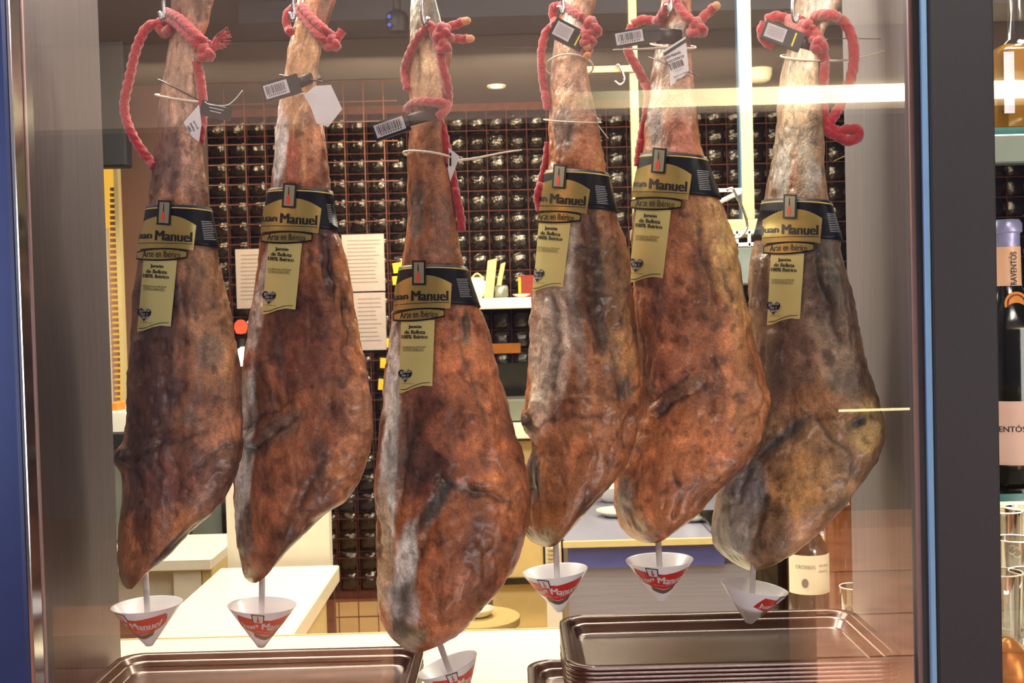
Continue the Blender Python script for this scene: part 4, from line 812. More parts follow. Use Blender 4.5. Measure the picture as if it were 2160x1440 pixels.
for hi, h in enumerate(hams):
    cx, cy, sc_, an = h.lab; ca, sa = math.cos(an), math.sin(an)
    # origin of the label art is (880, 600); h.lab gives where that lands
    def put(V2, off):
        V2 = np.asarray(V2, float); dx, dy = (V2[:, 0] - 880) * sc_, (V2[:, 1] - 600) * sc_
        return h.surf(cx + dx * ca - dy * sa, cy + dx * sa + dy * ca, off)
    def pieces(name, L, mt, off, parent):
        g = Geo()
        for V2, Fc in L: g.add(put(V2, off), Fc)
        return g.ob(name, M[mt], parent, smooth=True)
    # black band all the way round
    n = 72; th = np.linspace(-np.pi, np.pi, n, endpoint=False); u = np.sin(th)
    def ring(ya, bow, off):
        # the band's edge follows the leg, tilted with the label
        xc, w, d = h.at(cy + (ya - 600) * sc_ + 0 * th); py = cy + (ya - 600) * sc_ + bow * sc_ * (np.cos(th) * -1 + 1) * .5 + (w * u + xc - cx) * math.tan(an) * .6
        return h.ang(th, py, off)
    ro = [ring(557 + (641 - 557) * t, 14, .0018) for t in np.linspace(0, 1, 9)]
    ri = [ring(557 + (641 - 557) * t, 14, .0012) for t in (1, 0)]
    R = ro + ri; g = Geo(); Fc = []
    for j in range(len(R)):
        j2 = (j + 1) % len(R)
        for k in range(n):
            k2 = (k + 1) % n; Fc.append((j*n+k, j2*n+k, j2*n+k2, j*n+k2))
    g.add(np.concatenate(R), Fc); band = g.ob('paper_band', M['black'], h.ob, smooth=True)
    g = Geo(); R = [ring(562.5, 14, .0022), ring(564.8, 14, .0022)]
    g.add(np.concatenate(R), [(k, n+k, n+(k+1) % n, (k+1) % n) for k in range(n)]); g.ob('gold_line', M['goldline'], band, smooth=True)
    xl = 826
    pieces('gold_panel', [gridp(arcpts(xl, 953, 606, 580, 598), arcpts(xl, 950, 657, 649, 651), 26, 10)], 'gold', .0026, band)
    if hi == 5: name = 'Juan Manuel'
    name = 'Juan Manuel'
    L = [tfit('Juan', 821, 861, 618, 637, .022, 0, -3), tfit('Manuel', 867, 946, 613, 634, .022)]
    L.append(gridp(arcpts(xl, 948, 643, 638.5, 637), arcpts(xl, 948, 644, 639.7, 638.2), 20, 2))
    pieces('name_lettering', L, 'ink', .0031, band)
    rb = pieces('ribbon_outline', [gridp(arcpts(829, 938, 661, 650, 652), arcpts(829, 938, 677, 677, 668), 24, 5)], 'black', .0030, band)
    pieces('gold_ribbon', [gridp(arcpts(831, 936, 663.5, 653, 655), arcpts(831, 936, 673.5, 673.5, 665), 24, 5)], 'gold', .0034, band)
    pieces('ribbon_lettering', [tfit('Arte en Ibérico', 843, 923, 655, 669, .004, 2.0, -3)], 'ink', .0038, band)
    em = pieces('emblem', [rect(869, 898, 549, 601, 5, 7)], 'ink', .0040, band)
    pieces('emblem_plate', [rect(873, 894, 553, 597, 4, 6)], 'silver', .0043, band)
    pieces('emblem_knife', [gridp([(881, 556), (882.3, 556)], [(880.4, 575), (883.2, 575)], 2, 4)], 'ink', .0046, band)
    pieces('emblem_drop', [disc(881.8, 585, 3.8, 9.5), gridp([(881.4, 571), (882, 571)], [(879, 582), (884.6, 582)], 3, 3)], 'redink', .0046, band)
    L = []
    for k in range(11):
        y = 588 + k * 3.7; L.append(rect(963 + k*.8, 984 + k*.8 + 4 * rng.rand(), y + .0, y + .9, 4, 2))
    pieces('small_print', L, 'whiteink', .0024, band)
    # hanging gold tag
    top = [(846, 674), (917, 674)]; bt = [(842, 829), (850, 828), (862, 823), (875, 817), (892, 813), (912, 814)]
    tg = pieces('gold_tag', [gridp(top, bt, 12, 22)], 'tagpaper', .0022, h.ob)
    L = [tfit('Jamón', 861, 889, 685, 694, .024), tfit('de Bellota', 853, 897, 696, 704, .024), tfit('100% Ibérico', 847, 902, 706, 714, .024),
         tfit('Certificado por CERTICAR', 848, 898, 730, 733.5, .01), tfit('ATR/Iberico/Bellota/100', 853, 891, 735.6, 738.6, .006)] + frame_rect(850, 894, 734, 740.4, .6)
    L.append(gridp([(845, 821.5), (858, 820), (872, 813), (890, 807), (907, 806)], [(845, 823), (858, 821.5), (872, 814.5), (890, 808.3), (907, 807)], 14, 2))
    L.append(tfit('torta del sabor', 847, 873, 807.5, 809.5, 0))
    pieces('tag_lettering', L, 'ink', .0027, tg)
    pieces('heart_stamp', [heart(854.5, 791, 15)], 'ink', .0027, tg)
    pieces('stamp_lettering', [tfit('golla', 844, 866, 780, 788, .0, 0, -2), tfit('de l', 847, 861, 788.5, 793.5, 0), tfit('Sabor', 845, 864, 794, 801, .0, 0, -2)], 'whiteink', .0031, tg)

# ------------------------------------------------------------------ ropes, hooks, ties, tags
def rope(hi, label, paths, knots=(), ends=(), rad=9.0):
    h = hams[hi]; g = Geo()
    def Yat(px, py, fr):
        xc, w, d = h.at(py); u = np.clip((px - xc) / (w + 8), -1, 1); dd = (d + .0055) * np.sqrt(np.clip(1 - u*u, 0, 1))
        return h.Yrow(py) - h.sh * u - dd * fr
    rr = rad * h.Yc / F
    for p in paths:
        q = spline([(a[0], a[1], a[2] if len(a) > 2 else 1) for a in p], max(16, 8 * len(p)))
        pts = P(q[:, 0], q[:, 1], Yat(q[:, 0], q[:, 1], q[:, 2]) - .004 * np.sign(q[:, 2]))
        q2 = spline(pts, max(30, int(len(pts) * 3)))
        g.tube(q2, rr, 12, twist=520, lobes=3, amp=.10)
    for (kx, ky, ks) in knots:
        t = np.linspace(0, 2*np.pi, 90, endpoint=False)
        X = kx + ks * .42 * (np.sin(t) + 1.6*np.sin(2*t)) * .75; Yp = ky + ks * .42 * (np.cos(t) - 1.6*np.cos(2*t)) * .75
        Yb = Yat(np.array([kx]), np.array([ky]), 1.0)[0] - .010
        g.tube(P(X, Yp, Yb - .006 * np.sin(3*t) * ks / 16), rr * .95, 10, closed=True, twist=520, lobes=3, amp=.10)
    o = g.ob('red_rope', M['rope'], smooth=True); tag(o, label, 'rope', 'red ropes tied round the ham shanks')
    if hi == 0:
        g = Geo()
        for k in range(34):
            ex, ey = 458 + rng.uniform(-6, 8), 88 + rng.uniform(-12, 12); Yb = 1.395; a = P(ex, ey, Yb); b = P(ex + rng.uniform(8, 26), ey + rng.uniform(-24, 10), Yb + rng.uniform(-.008, .008))
            g.tube(spline([a, (a+b)/2 + rng.uniform(-.002, .002, 3), b], 6), np.linspace(.0016, .0005, 6), 5)
        fr_ = g.ob('frayed_end', M['rope'], o, smooth=True); fr_['kind'] = 'stuff'
    for (ex, ey, dx, dy) in ends:
        Yb = float(Yat(np.array([ex]), np.array([ey]), 1.0)[0]) - .012
        a = P(ex, ey, Yb); b = P(ex + dx, ey + dy, Yb - .003)
        g = Geo(); g.tube(np.array([a, a*.3 + b*.7, b]), [rr * .95, rr*.85, rr * .45], 10); g.ob('rope_end', M['ropeend'], o, smooth=True)
    return o
rope(0, 'red rope with long left loop and frayed end on the leftmost ham',
  [[(352,40,1),(338,48,1),(310,58,.6),(288,102,.3),(273,165,.2),(262,220,.2),(268,258,.2),(290,304,.2),(326,352,.1)],
   [(348,34,1),(372,50,1),(400,80,1),(425,104,1)], [(352,26,1),(382,42,1),(412,72,1),(440,96,1)], [(430,112,1),(448,100,1),(464,82,1)], [(415,130,.5),(424,180,.3),(427,240,.2),(420,305,.1)], [(360,60,1),(345,70,1),(335,55,1)]],
  [(432,112,17)], [], 10.2)
rope(1, 'red rope pulled diagonally round the second ham top', [[(622,14,1),(606,30,1),(604,50,1),(612,68,1)], [(628,22,1),(648,48,1),(672,76,1),(694,92,1)], [(636,14,1),(660,40,1),(686,64,1),(706,80,1)], [(700,98,1),(712,80,1),(722,64,1)]], [(700,92,15)], [])
rope(2, 'red rope with two cut ends and a cross turn on the third ham', [[(900,60,1),(884,76,1),(862,118,.9),(853,150,.5),(860,190,.4)], [(912,60,1),(924,96,1),(934,140,1),(944,180,1),(946,212,1),(938,234,1),(924,246,.9)], [(858,230,.8),(872,218,1),(905,214,1),(938,218,1)], [(926,246,.3),(938,290,.1),(948,340,0),(960,400,0),(972,460,0),(973,486,0)],
  [(930,62,1),(950,56,1),(976,46,1)], [(940,76,1),(962,82,1),(986,82,1)], [(915,62,1),(905,52,1),(896,58,1)]], [(932,68,16),(936,98,12)], [(976,46,16,-4),(986,82,14,-1)])
rope(3, 'red rope hanging straight down left of the fourth ham', [[(1176,12,1),(1166,18,1),(1168,40,1),(1172,52,1)], [(1170,52,1),(1152,68,.8),(1142,110,.6),(1144,160,.4),(1150,200,.3),(1156,230,.1)], [(1184,10,1),(1206,24,1),(1228,38,1)], [(1157,300,-.1),(1152,340,-.1),(1140,390,0),(1134,415,0),(1140,445,0)], [(1236,80,1),(1242,100,1),(1238,116,1)]], [(1246,60,22),(1240,84,14)], [(1238,98,2,5),(1238,116,3,5)])
rope(4, 'red rope of the fifth ham, its knot pointing up right', [[(1334,52,.8),(1356,42,1),(1386,44,1),(1400,26,1),(1412,8,1),(1430,6,1)], [(1332,54,.5),(1326,80,.3),(1326,110,.3),(1345,145,.3),(1364,184,.2),(1368,205,.1),(1362,250,0),(1352,300,0),(1346,350,0)], [(1430,12,1),(1444,32,1),(1462,46,1)], [(1468,50,1),(1490,30,1),(1508,14,1)]], [(1470,60,19)], [(1506,16,12,-9)], 10)
rope(5, 'red rope with wide right loop and hanging bight on the rightmost ham', [[(1690,52,1),(1710,50,1),(1724,34,1),(1756,32,1),(1784,52,.8),(1800,92,.5),(1800,140,.4),(1788,184,.2),(1768,230,.1),(1750,262,.1),(1764,276,.1),(1796,272,.1),(1812,276,.1),(1806,292,.1),(1784,296,.1),(1766,286,.1),(1748,276,.1),(1738,240,.1),(1736,190,.1),(1738,130,.4),(1728,84,.8),(1712,60,1)],
  [(1612,48,1),(1606,66,1),(1614,86,1),(1632,96,1)], [(1616,42,1),(1636,34,1),(1660,40,1),(1690,44,1)], [(1650,34,1),(1668,50,1),(1690,62,1),(1716,84,1),(1730,110,.9)]], [(1706,62,14),(1626,70,12),(1728,96,13)], [], 10.5)

def hook(hi, x, yb, ytop, label, open_=1):
    h = hams[hi]; Yh = h.Yrow(0) - .0
    xc, w, d = h.at(max(yb, 0)); Yf = h.Yrow(0) - float(d) - .016
    q = spline([(x + 22*open_, yb - 14, 0), (x + 10*open_, yb + 3, 0), (x, yb - 4, 0), (x - 2, yb - 30, 0), (x + 2, yb - 70, 0), (x + 4, yb - 110, 0)], 34)
    Ys = np.linspace(Yf - .004, Yf, 34); pts = P(q[:, 0], q[:, 1], Ys)
    top = pts[-1]; xr_, zr_ = top[0], ZR
    arc = [(top[0], top[1] + (1.44 - .014 - top[1]) * t, top[2] + (ZR - top[2]) * t) for t in np.linspace(.15, 1, 8)]
    a2 = [(top[0], 1.44 - .0135 * math.cos(t), ZR + .0135 * math.sin(t)) for t in np.linspace(.2, 3.6, 12)]
    o = Geo().tube(spline(np.vstack([pts, arc, a2]), 90), .0024, 10).ob('meat_hook', M['steel'], smooth=True); tag(o, label, 'hook', 'steel hooks holding the hams')
HK = ['steel hook above the leftmost ham', 'steel hook above the second ham', 'steel hook in front of the third ham hoof', 'steel hook above the fourth ham', 'wide steel hook above the fifth ham', 'steel hook above the rightmost ham']
for i, (x, yb, ss) in enumerate([(347, 38, -1), (621, 40, -1), (893, 50, 1), (1189, 26, -1), (1416, 22, -1), (1674, 44, 1)]): hook(i, x, yb, 0, HK[i], .5 * ss)

def loop_tie(hi, yl, yr, bow, label, mt, wd=2.2, tail=None, name='cable_tie', head=None):
    """a tie strapped round the shank: front sags or rises by bow"""
    h = hams[hi]; n = 60; th = np.linspace(-np.pi, np.pi, n, endpoint=False); u = np.sin(th)
    py = (yl + yr) / 2 + u * (yr - yl) / 2 + bow * np.cos(th)
    pts = h.ang(th, py, .0062)
    g = Geo(); g.tube(pts, wd * h.Yc / F, 8, closed=True, flat=1.0)
    o = g.ob(name, M[mt], smooth=True); tag(o, label, 'cable tie')
    if tail:
        q = spline([(a, b, 0) for a, b in tail], 24); Yt = h.Yrow(tail[0][1]) - float(h.at(tail[0][1])[2]) * .5 - .014
        gt = Geo(); gt.tube(P(q[:, 0], q[:, 1], Yt - np.linspace(0, .01, 24)), np.linspace(wd * 1.15, wd * .6, 24) * h.Yc / F, 8, flat=.5); gt.ob('tail', M[mt], o, smooth=True)
        c = P(tail[0][0], tail[0][1], Yt); Geo().box(c - .0042, c + .0042, .001).ob('lock', M[mt], o)
    return o
loop_tie(0, 168, 212, -2, 'thin black tie round the leftmost ham shank', 'zipblack', 1.6)
loop_tie(0, 200, 214, 2, 'white tie holding the folded card on the leftmost ham', 'zip', 2.3, [(425,215),(432,214),(438,213)])
loop_tie(1, 205, 200, -4, 'white tie on the second ham with short tail', 'zip', 1.8, [(668,192),(652,206),(631,232)])
loop_tie(2, 322, 334, -8, 'white tie on the third ham with long pointed tail', 'zip', 2.4, [(952,340),(1000,334),(1060,322),(1101,316)])
loop_tie(3, 140, 140, -26, 'loose white tie arched round the fourth ham shank', 'zip', 1.9)
loop_tie(3, 252, 258, 2, 'thin white tie with short slanting tail on fourth ham', 'zip', 1.3, [(1252,252),(1266,270),(1283,292)])
loop_tie(4, 92, 100, 4, 'white tie with tail pointing left on the fifth ham', 'zip', 2.2, [(1416,100),(1360,103),(1292,105)])
loop_tie(4, 120, 160, 0, 'thin black tie slanting across the fifth ham shank', 'zipblack', 1.1)
loop_tie(5, 118, 126, 4, 'white tie with long upturned tail on the rightmost ham', 'zip', 2.2, [(1727,127),(1780,127),(1830,118),(1874,104)])
loop_tie(5, 80, 84, 2, 'thin black tie with straight tail on the rightmost ham', 'zipblack', 1.1, [(1700,80),(1780,81),(1858,82)])
loop_tie(1, 158, 172, 0, 'black tie under the barcode tag of second ham', 'zipblack', 1.6)

def slab(g, c, ex, ey, hw, hh, t):
    """thin box in the plane ex, ey"""
    c = np.asarray(c, float); ez = np.cross(ex, ey)
    V = [c + ex*sx*hw + ey*sy*hh + ez*sz*t/2 for sx in (-1, 1) for sy in (-1, 1) for sz in (-1, 1)]
    return g.add(V, [(0, 1, 3, 2), (4, 6, 7, 5), (0, 4, 5, 1), (2, 3, 7, 6), (0, 2, 6, 4), (1, 5, 7, 3)])
def axes(ang, turn=0):
    a = math.radians(ang); t = math.radians(turn); ex = np.array([math.cos(a)*math.cos(t), math.sin(t), -math.sin(a)*math.cos(t)]); ex /= np.linalg.norm(ex)
    up = np.array([math.sin(a), 0, math.cos(a)]); up = up - ex * (up @ ex); up /= np.linalg.norm(up); return ex, up
def sectag(hi, x0, y0, x1, y1, hpx, label, bars=True, ystripe=False, strap=None, turn=0, sl=(0.05, .62), yoff=.024):
    """black tag whose long axis runs from (x0,y0) to (x1,y1), hpx high"""
    h = hams[hi]; cx, cy = (x0+x1)/2, (y0+y1)/2; L = math.hypot(x1-x0, y1-y0); ang = math.degrees(math.atan2(y1-y0, x1-x0))
    Yt = h.Yrow(cy) - float(h.at(cy)[2]) - yoff; k = Yt / F; c = P(cx, cy, Yt); ex, ey = axes(ang, turn); ez = np.cross(ex, ey)
    o = slab(Geo(), c, ex, ey, L*k/2, hpx*k/2, .006).ob('security_tag', M['tagblack'], at=c); tag(o, label, 'security tag', 'black security tags on the hams')
    n = -ez if ez[1] > 0 else ez
    s0, s1 = sl; cc = c + ex * ((s0+s1)/2 - .5) * L * k + n * .0033
    slab(Geo(), cc, ex, ey, (s1-s0)/2*L*k, hpx*k*.36, .0004).ob('sticker', M['sticker'], o)
    g = Geo(); W_ = (s1-s0)*L*k
    if bars:
        x = -.42
        while x < .40:
            b = rng.choice([.008, .012, .02]); slab(g, cc + ex*(x + b)*W_ + n*.0004 + ey*hpx*k*.06, ex, ey, b*W_*.8, hpx*k*.22, .0002); x += b*2 + rng.choice([.012, .022, .03])
        for q in range(9): slab(g, cc + ex*(-.34 + q*.085)*W_ + n*.0004 - ey*hpx*k*.24, ex, ey, .018*W_, hpx*k*.04, .0002)
    else:
        for r_ in range(6): slab(g, cc + n*.0004 + ey*hpx*k*(.24 - r_*.09), ex, ey, W_*.40, hpx*k*.010, .0002)
    g.ob('barcode', M['ink'] if bars else M['greyline'], o)
    if ystripe: slab(Geo(), c + ex*.29*L*k + n*.0033, ex, ey, .022*L*k, hpx*k*.36, .0004).ob('yellow_window', M['yellow'], o)
    if strap:
        (sx, sy, sx2, sy2, sw) = strap; a = P(sx, sy, Yt + .003); b = P(sx2, sy2, h.Yrow(sy2) - float(h.at(sy2)[2]) - .008)
        Geo().tube(np.array([a, (a+b)/2 - [0, .003, 0], b]), sw*k/2, 10, flat=.35).ob('strap', M['tagblack'], o, smooth=True)
    return o
sectag(1, 555, 197, 632, 176, 40, 'black tag with white barcode sticker on the second ham', True, False, (625,178,672,158,24), sl=(.06,.70))
slab_y = sectag(2, 788, 280, 862, 256, 38, 'black barcode tag sticking out left of third ham', True, False, (856,256,925,238,26), sl=(.06,.88))
sectag(3, 1166, 55, 1232, 92, 42, 'black tag with yellow window on the fourth ham', False, True, None, 0, (.08,.58))
sectag(4, 1296, 84, 1392, 70, 34, 'black barcode tag sticking out left of fifth ham', True, False, (1385,76,1440,80,34), sl=(.03,.62))
sectag(5, 1610, 60, 1690, 92, 40, 'black tag with yellow window on the rightmost ham', False, True, (1686,88,1722,100,26), 0, (.06,.56))
# small black clear card on ham 1
h = hams[0]; Yt = 1.405; c = P(456, 233, Yt); ex, ey = axes(14); o = slab(Geo(), c, ex, ey, 33*Yt/F, 16*Yt/F, .0012).ob('black_card', M['tagblack'], at=c); tag(o, 'small black printed card right of the leftmost ham shank', 'card')
g = Geo()
for r_ in range(3): slab(g, c + ey*(.006 - r_*.004) - np.array([0, .0012, 0]), ex, ey, .011 - .002*r_, .0005, .0002)
g.ob('print', M['whiteink'], o)
g = Geo(); q = spline([(432,214,0),(440,220,0),(478,222,0),(495,210,0),(512,190,0)], 16); g.tube(P(q[:,0], q[:,1], Yt - .002), .0006, 6); g.ob('clear_tail', M['stem'], o, smooth=True)

def card(hi, poly, Yo, label, prints=(), mt='paper', fold=None):
    h = hams[hi]; poly = np.array(poly, float); cy = poly[:, 1].mean(); Yt = h.Yrow(cy) - float(h.at(cy)[2]) - Yo
    Yv = np.full(len(poly), Yt)
    if fold is not None: Yv = Yv + np.array(fold)
    a = P(poly[:, 0], poly[:, 1], Yv - .0006); b = P(poly[:, 0], poly[:, 1], Yv + .0006); n = len(poly)
    o = MO('paper_card', np.vstack([a, b]), [tuple(range(n)), tuple(range(2*n-1, n-1, -1))] + [(k, n+k, n+(k+1) % n, (k+1) % n) for k in range(n)], M[mt], at=a.mean(0), smooth=False)
    tag(o, label, 'card', 'white cards tied to the hams')
    # bars: parallelograms in picture units on the card face
    for nm_, mt2, L in prints:
        g = Geo()
        for V2, Fc in L:
            # face plane of the card
            A = np.c_[poly, np.ones(n)]; co = np.linalg.lstsq(A, Yv, rcond=None)[0]
            Y2 = V2[:, 0]*co[0] + V2[:, 1]*co[1] + co[2]; g.add(P(V2[:, 0], V2[:, 1], Y2 - .0013), Fc)
        g.ob(nm_, M[mt2], o)
    return o
def rot2(L, cx, cy, ang):
    a = math.radians(ang); out = []
    for V, Fc in L:
        d = V - np.array([cx, cy]); out.append((np.stack([cx + d[:, 0]*math.cos(a) - d[:, 1]*math.sin(a), cy + d[:, 0]*math.sin(a) + d[:, 1]*math.cos(a)], 1), Fc))
    return out
card(0, [(420,220),(425,262),(420,299),(407,290),(398,276),(387,258)], .024, 'folded white printed card on the leftmost ham', [('lettering', 'ink', rot2([tfit('Jamón de', 398, 418, 258, 263, .01), tfit('Bellota', 400, 418, 266, 271, .01), tfit('100%', 402, 416, 274, 279, .01)], 408, 266, 62))])
card(1, [(665,181),(698,179),(722,230),(692,268),(668,260),(655,225),(641,200)], .018, 'blank white hexagonal card on the second ham')
card(2, [(946,311),(970,330),(962,350),(950,383),(944,355),(948,338)], .004, 'small folded white card at the third ham tie', [('stripe', 'ink', [rect(948, 952, 322, 350, 2, 2)])])
L5 = rot2([tfit('JUAN MANUEL', 1408, 1447, 112, 119, .012), tfit('SELECCION 5,0', 1408, 1449, 122, 128, .01), tfit('Jamón de Bellota', 1412, 1448, 157, 161, .008), tfit('100% Ibérico', 1414, 1444, 165, 169, .008), tfit('Peso 8,1', 1420, 1436, 147, 150, .0)] , 1428, 138, -22)
bars = []; x = 1412
while x < 1440:
    b = rng.choice([1.0, 1.6, 2.2]); bars.append(rect(x, x+b, 130, 144, 2, 2)); x += b + rng.choice([.9, 1.5, 2.0])
card(4, [(1397,108),(1446,77),(1453,150),(1445,158),(1414,182),(1412,140)], .020, 'white printed card with black stripe and barcode on the fifth ham', [('lettering', 'ink', L5), ('barcode', 'ink', rot2(bars, 1426, 137, -22)), ('stripe', 'ink', [gridp([(1399,112),(1447,81)], [(1402,118),(1448,88)], 4, 2)])])
card(5, [(1722,132),(1742,148),(1738,164),(1728,188),(1718,150)], .004, 'crumpled pale plastic slip on the rightmost ham', (), 'paper')

# ------------------------------------------------------------------ drip cups
CL = ['white drip cup under the leftmost ham', 'white drip cup under the second ham', 'tilted white drip cup under the longest ham', 'white drip cup under the fourth ham', 'white drip cup under the fifth ham', 'bluish white drip cup under the rightmost ham']
def cup(hi, rc, rx, tip, top, Yc, phi, art=True):
    k = Yc / F; c = P(rc[0], rc[1], Yc); tp = P(tip[0], tip[1], Yc); ax = c - tp; Hh = np.linalg.norm(ax); ax = ax / Hh; R = rx * k
    Hh = Hh * 1.0
    o = Geo().lathe(tp, [(0, .0), (.0045, .0), (R, Hh), (R*1.005, Hh + .0008), (R - .0014, Hh), (.004, .003), (0, .003)], 64, ax).ob('drip_cup', M['cup'], at=tp, auto=50)
    tag(o, CL[hi], 'drip cup', 'drip cups under the hams')
    a = P(top[0], top[1], Yc + .002); b = tp + ax * (Hh * .35)
    Geo().tube(np.array([b, a]), 6.5 * k, 14).ob('stem', M['stem'], o, smooth=True)
    # printed patch on the outside of the cone: (angle deg, height 0..1)
    e1 = np.cross(ax, [0, 1, 0]); e1 /= np.linalg.norm(e1); e2 = np.cross(e1, ax); e2 = e2 if e2[1] < 0 else -e2
    def put(A, Hn, off):
        A = np.radians(np.asarray(A, float) + phi); Hn = np.asarray(Hn, float); r = .0045 + (R - .0045) * Hn + off
        return tp + np.outer(Hn * Hh, ax) + (r * np.sin(A))[:, None] * e1 * -1 * sgn + (r * np.cos(A))[:, None] * e2
    sgn = 1 if e1[0] < 0 else -1
    def pc(name, L, mt, off):
        g = Geo()
        for V2, Fc in L: g.add(put(V2[:, 0], V2[:, 1], off), Fc)
        return g.ob(name, M[mt], o, smooth=True)
    red = gridp([(-66, .92), (-30, .84), (0, .79), (30, .84), (62, .90), (70, .74)], [(-84, .58), (-30, .42), (0, .36), (30, .40), (66, .52), (74, .62)], 26, 6)
    pc('red_patch', [red], 'cupred', .0004)
    pc('brown_patch', [gridp([(-44, .45), (-20, .38), (0, .34), (20, .37), (46, .46)], [(-44, .33), (-20, .26), (0, .23), (20, .25), (44, .33)], 22, 4)], 'cupbrown', .0006)
    def tf(s, a0, a1, h0, h1, bold=.02, sl=0):
        V, Fc = text2d(s, bold); A = a0 + (a1-a0) * V[:, 0]; u = (V[:, 0]*2-1); Hn = h0 + (h1-h0) * V[:, 1] + .06*u*u + sl*(V[:, 0]-.5); return np.stack([A, Hn], 1), Fc
    pc('name_lettering', [tf('Juan', -72, -26, .52, .70), tf('Manuel', -18, 58, .50, .70), tf('ARTE EN IBERICO', -34, 36, .455, .475, .01)], 'whiteink', .0008)
    pc('emblem', [gridp([(-36, .99), (-14, .96)], [(-36, .74), (-14, .72)], 6, 5)], 'ink', .0010)
    pc('emblem_plate', [gridp([(-34, .97), (-16, .945)], [(-34, .755), (-16, .737)], 6, 5)], 'whiteink', .0012)
    pc('emblem_drop', [disc(-25, .80, 3.2, .04), ], 'redink', .0014)
    pc('emblem_knife', [gridp([(-26, .93), (-24.6, .93)], [(-26, .84), (-24, .84)], 2, 2)], 'ink', .0014)
    return o
cup(0, (310, 1275), 73, (315, 1361), (306, 1196), 1.455, -8)
cup(1, (553, 1276), 72, (551, 1364), (553, 1212), 1.455, 30)
cup(2, (944, 1402), 67, (975, 1486), (923, 1345), 1.42, 35)
cup(3, (1171, 1204), 69, (1180, 1289), (1172, 1140), 1.448, 0)
cup(4, (1391, 1181), 71, (1395, 1266), (1388, 1132), 1.452, 4)
cup(5, (1591, 1238), 71, (1580, 1313), (1590, 1186), 1.45, 75)

# ------------------------------------------------------------------ steel trays
def rrect(x0, x1, y0, y1, r, n=7):
    r = max(r, .001); out = []
    for (cx, cy, a0) in ((x1-r, y1-r, 0), (x0+r, y1-r, 90), (x0+r, y0+r, 180), (x1-r, y0+r, 270)):
        for k in range(n):
            a = math.radians(a0 + 90*k/(n-1)); out.append((cx + r*math.cos(a), cy + r*math.sin(a)))
    return out
def tray_prof(x0, x1, y0, y1, zt, deep=.020, lip=.0045):
    # inset, z: outer lip, flat rim, rounded edge, bead, well
    return [(.0003, zt - lip), (0, zt - lip + .001), (0, zt - .001), (.0012, zt), (.009, zt), (.0105, zt - .0008), (.0125, zt - .004), (.014, zt - .0068), (.0175, zt - .0078), (.0195, zt - .0095), (.0235, zt - deep + .002), (.027, zt - deep), (.028, zt - deep)]
def tray(x0, x1, y0, y1, zt, label, r=.034, mt='tray', deep=.02, group=None):
    V = []; n = 28; pr = tray_prof(x0, x1, y0, y1, zt, deep)
    for (i, z) in pr: V += [(a, b, z) for a, b in rrect(x0+i, x1-i, y0+i, y1-i, r - i*.6)]
    m_ = len(pr); Fc = [(j*n+k, j*n+(k+1) % n, (j+1)*n+(k+1) % n, (j+1)*n+k) for j in range(m_-1) for k in range(n)]
    Fc.append(tuple((m_-1)*n + k for k in range(n))); 
    # underside skin
    b = len(V); V += [(a, bb, zt - lip_) for lip_ in (.0045,) for a, bb in rrect(x0+.002, x1-.002, y0+.002, y1-.002, r)]
    V += [(a, bb, zt - .0022) for a, bb in rrect(x0+.012, x1-.012, y0+.012, y1-.012, r*.8)]
    V += [(a, bb, zt - deep - .0010) for a, bb in rrect(x0+.026, x1-.026, y0+.026, y1-.026, r*.5)]
    for j in (0, 1): Fc += [(b+(j+1)*n+k, b+(j+1)*n+(k+1) % n, b+j*n+(k+1) % n, b+j*n+k) for k in range(n)]
    Fc += [(b+k, b+(k+1) % n, (k+1) % n, k) for k in range(n)]; Fc.append(tuple(b+2*n+k for k in range(n))[::-1])
    o = MO('steel_tray', np.array(V), Fc, M[mt], auto=38, smooth=True); tag(o, label, 'tray', group); return o
Ybk = 1.578; Yfr = 1.343
zR = float(P(1500, 1289, Ybk)[2]); xR0 = float(P(1178, 1290, Ybk)[0]); xR1 = .463
nR = 11; dz = .0052
ORD = ['topmost', 'second', 'third', 'fourth', 'fifth', 'sixth', 'seventh', 'eighth', 'ninth', 'tenth', 'eleventh', 'twelfth']
for k in range(nR):
    jx = 0 if k == 0 else rng.uniform(-.0006, .0006); zt = zR - k*dz
    tray(xR0 + jx, xR1 + min(jx, 0), Yfr + rng.uniform(0, .0006), Ybk, zt, 'steel tray in the tall right stack, %s from the top' % ORD[k] if k else 'topmost steel tray of the tall right stack, under the cups', deep=.020, group='trays stacked at the right')
xS0 = float(P(1112, 1395, 1.51)[0]); zS = zR - nR*dz - .004
for k in range(3):
    tray(xS0 + .001*k, xR1, Yfr + .001, Ybk, zS - k*dz, ['wider tray peeping out left below the right stack', 'second wider tray low under the right stack', 'lowest tray of all under the right stack'][k], deep=.018, group='trays stacked at the right')
zL = float(P(560, 1369, Ybk)[2]); xL1 = float(P(884, 1375, 1.48)[0])
kL = max(3, int((zL - .021 - zc) / dz))
for k in range(kL):
    jx = 0 if k == 0 else rng.uniform(-.0006, .0006)
    tray(XL + .004, xL1 + jx, Yfr + rng.uniform(0, .0006), Ybk, zL - k*dz, 'steel tray in the left stack, %s from the top' % ORD[k] if k else 'topmost steel tray of the left stack, reddish reflection in it', group='trays stacked at the left')
print('tray z', zR, zS, zL, kL, xR0, xS0)

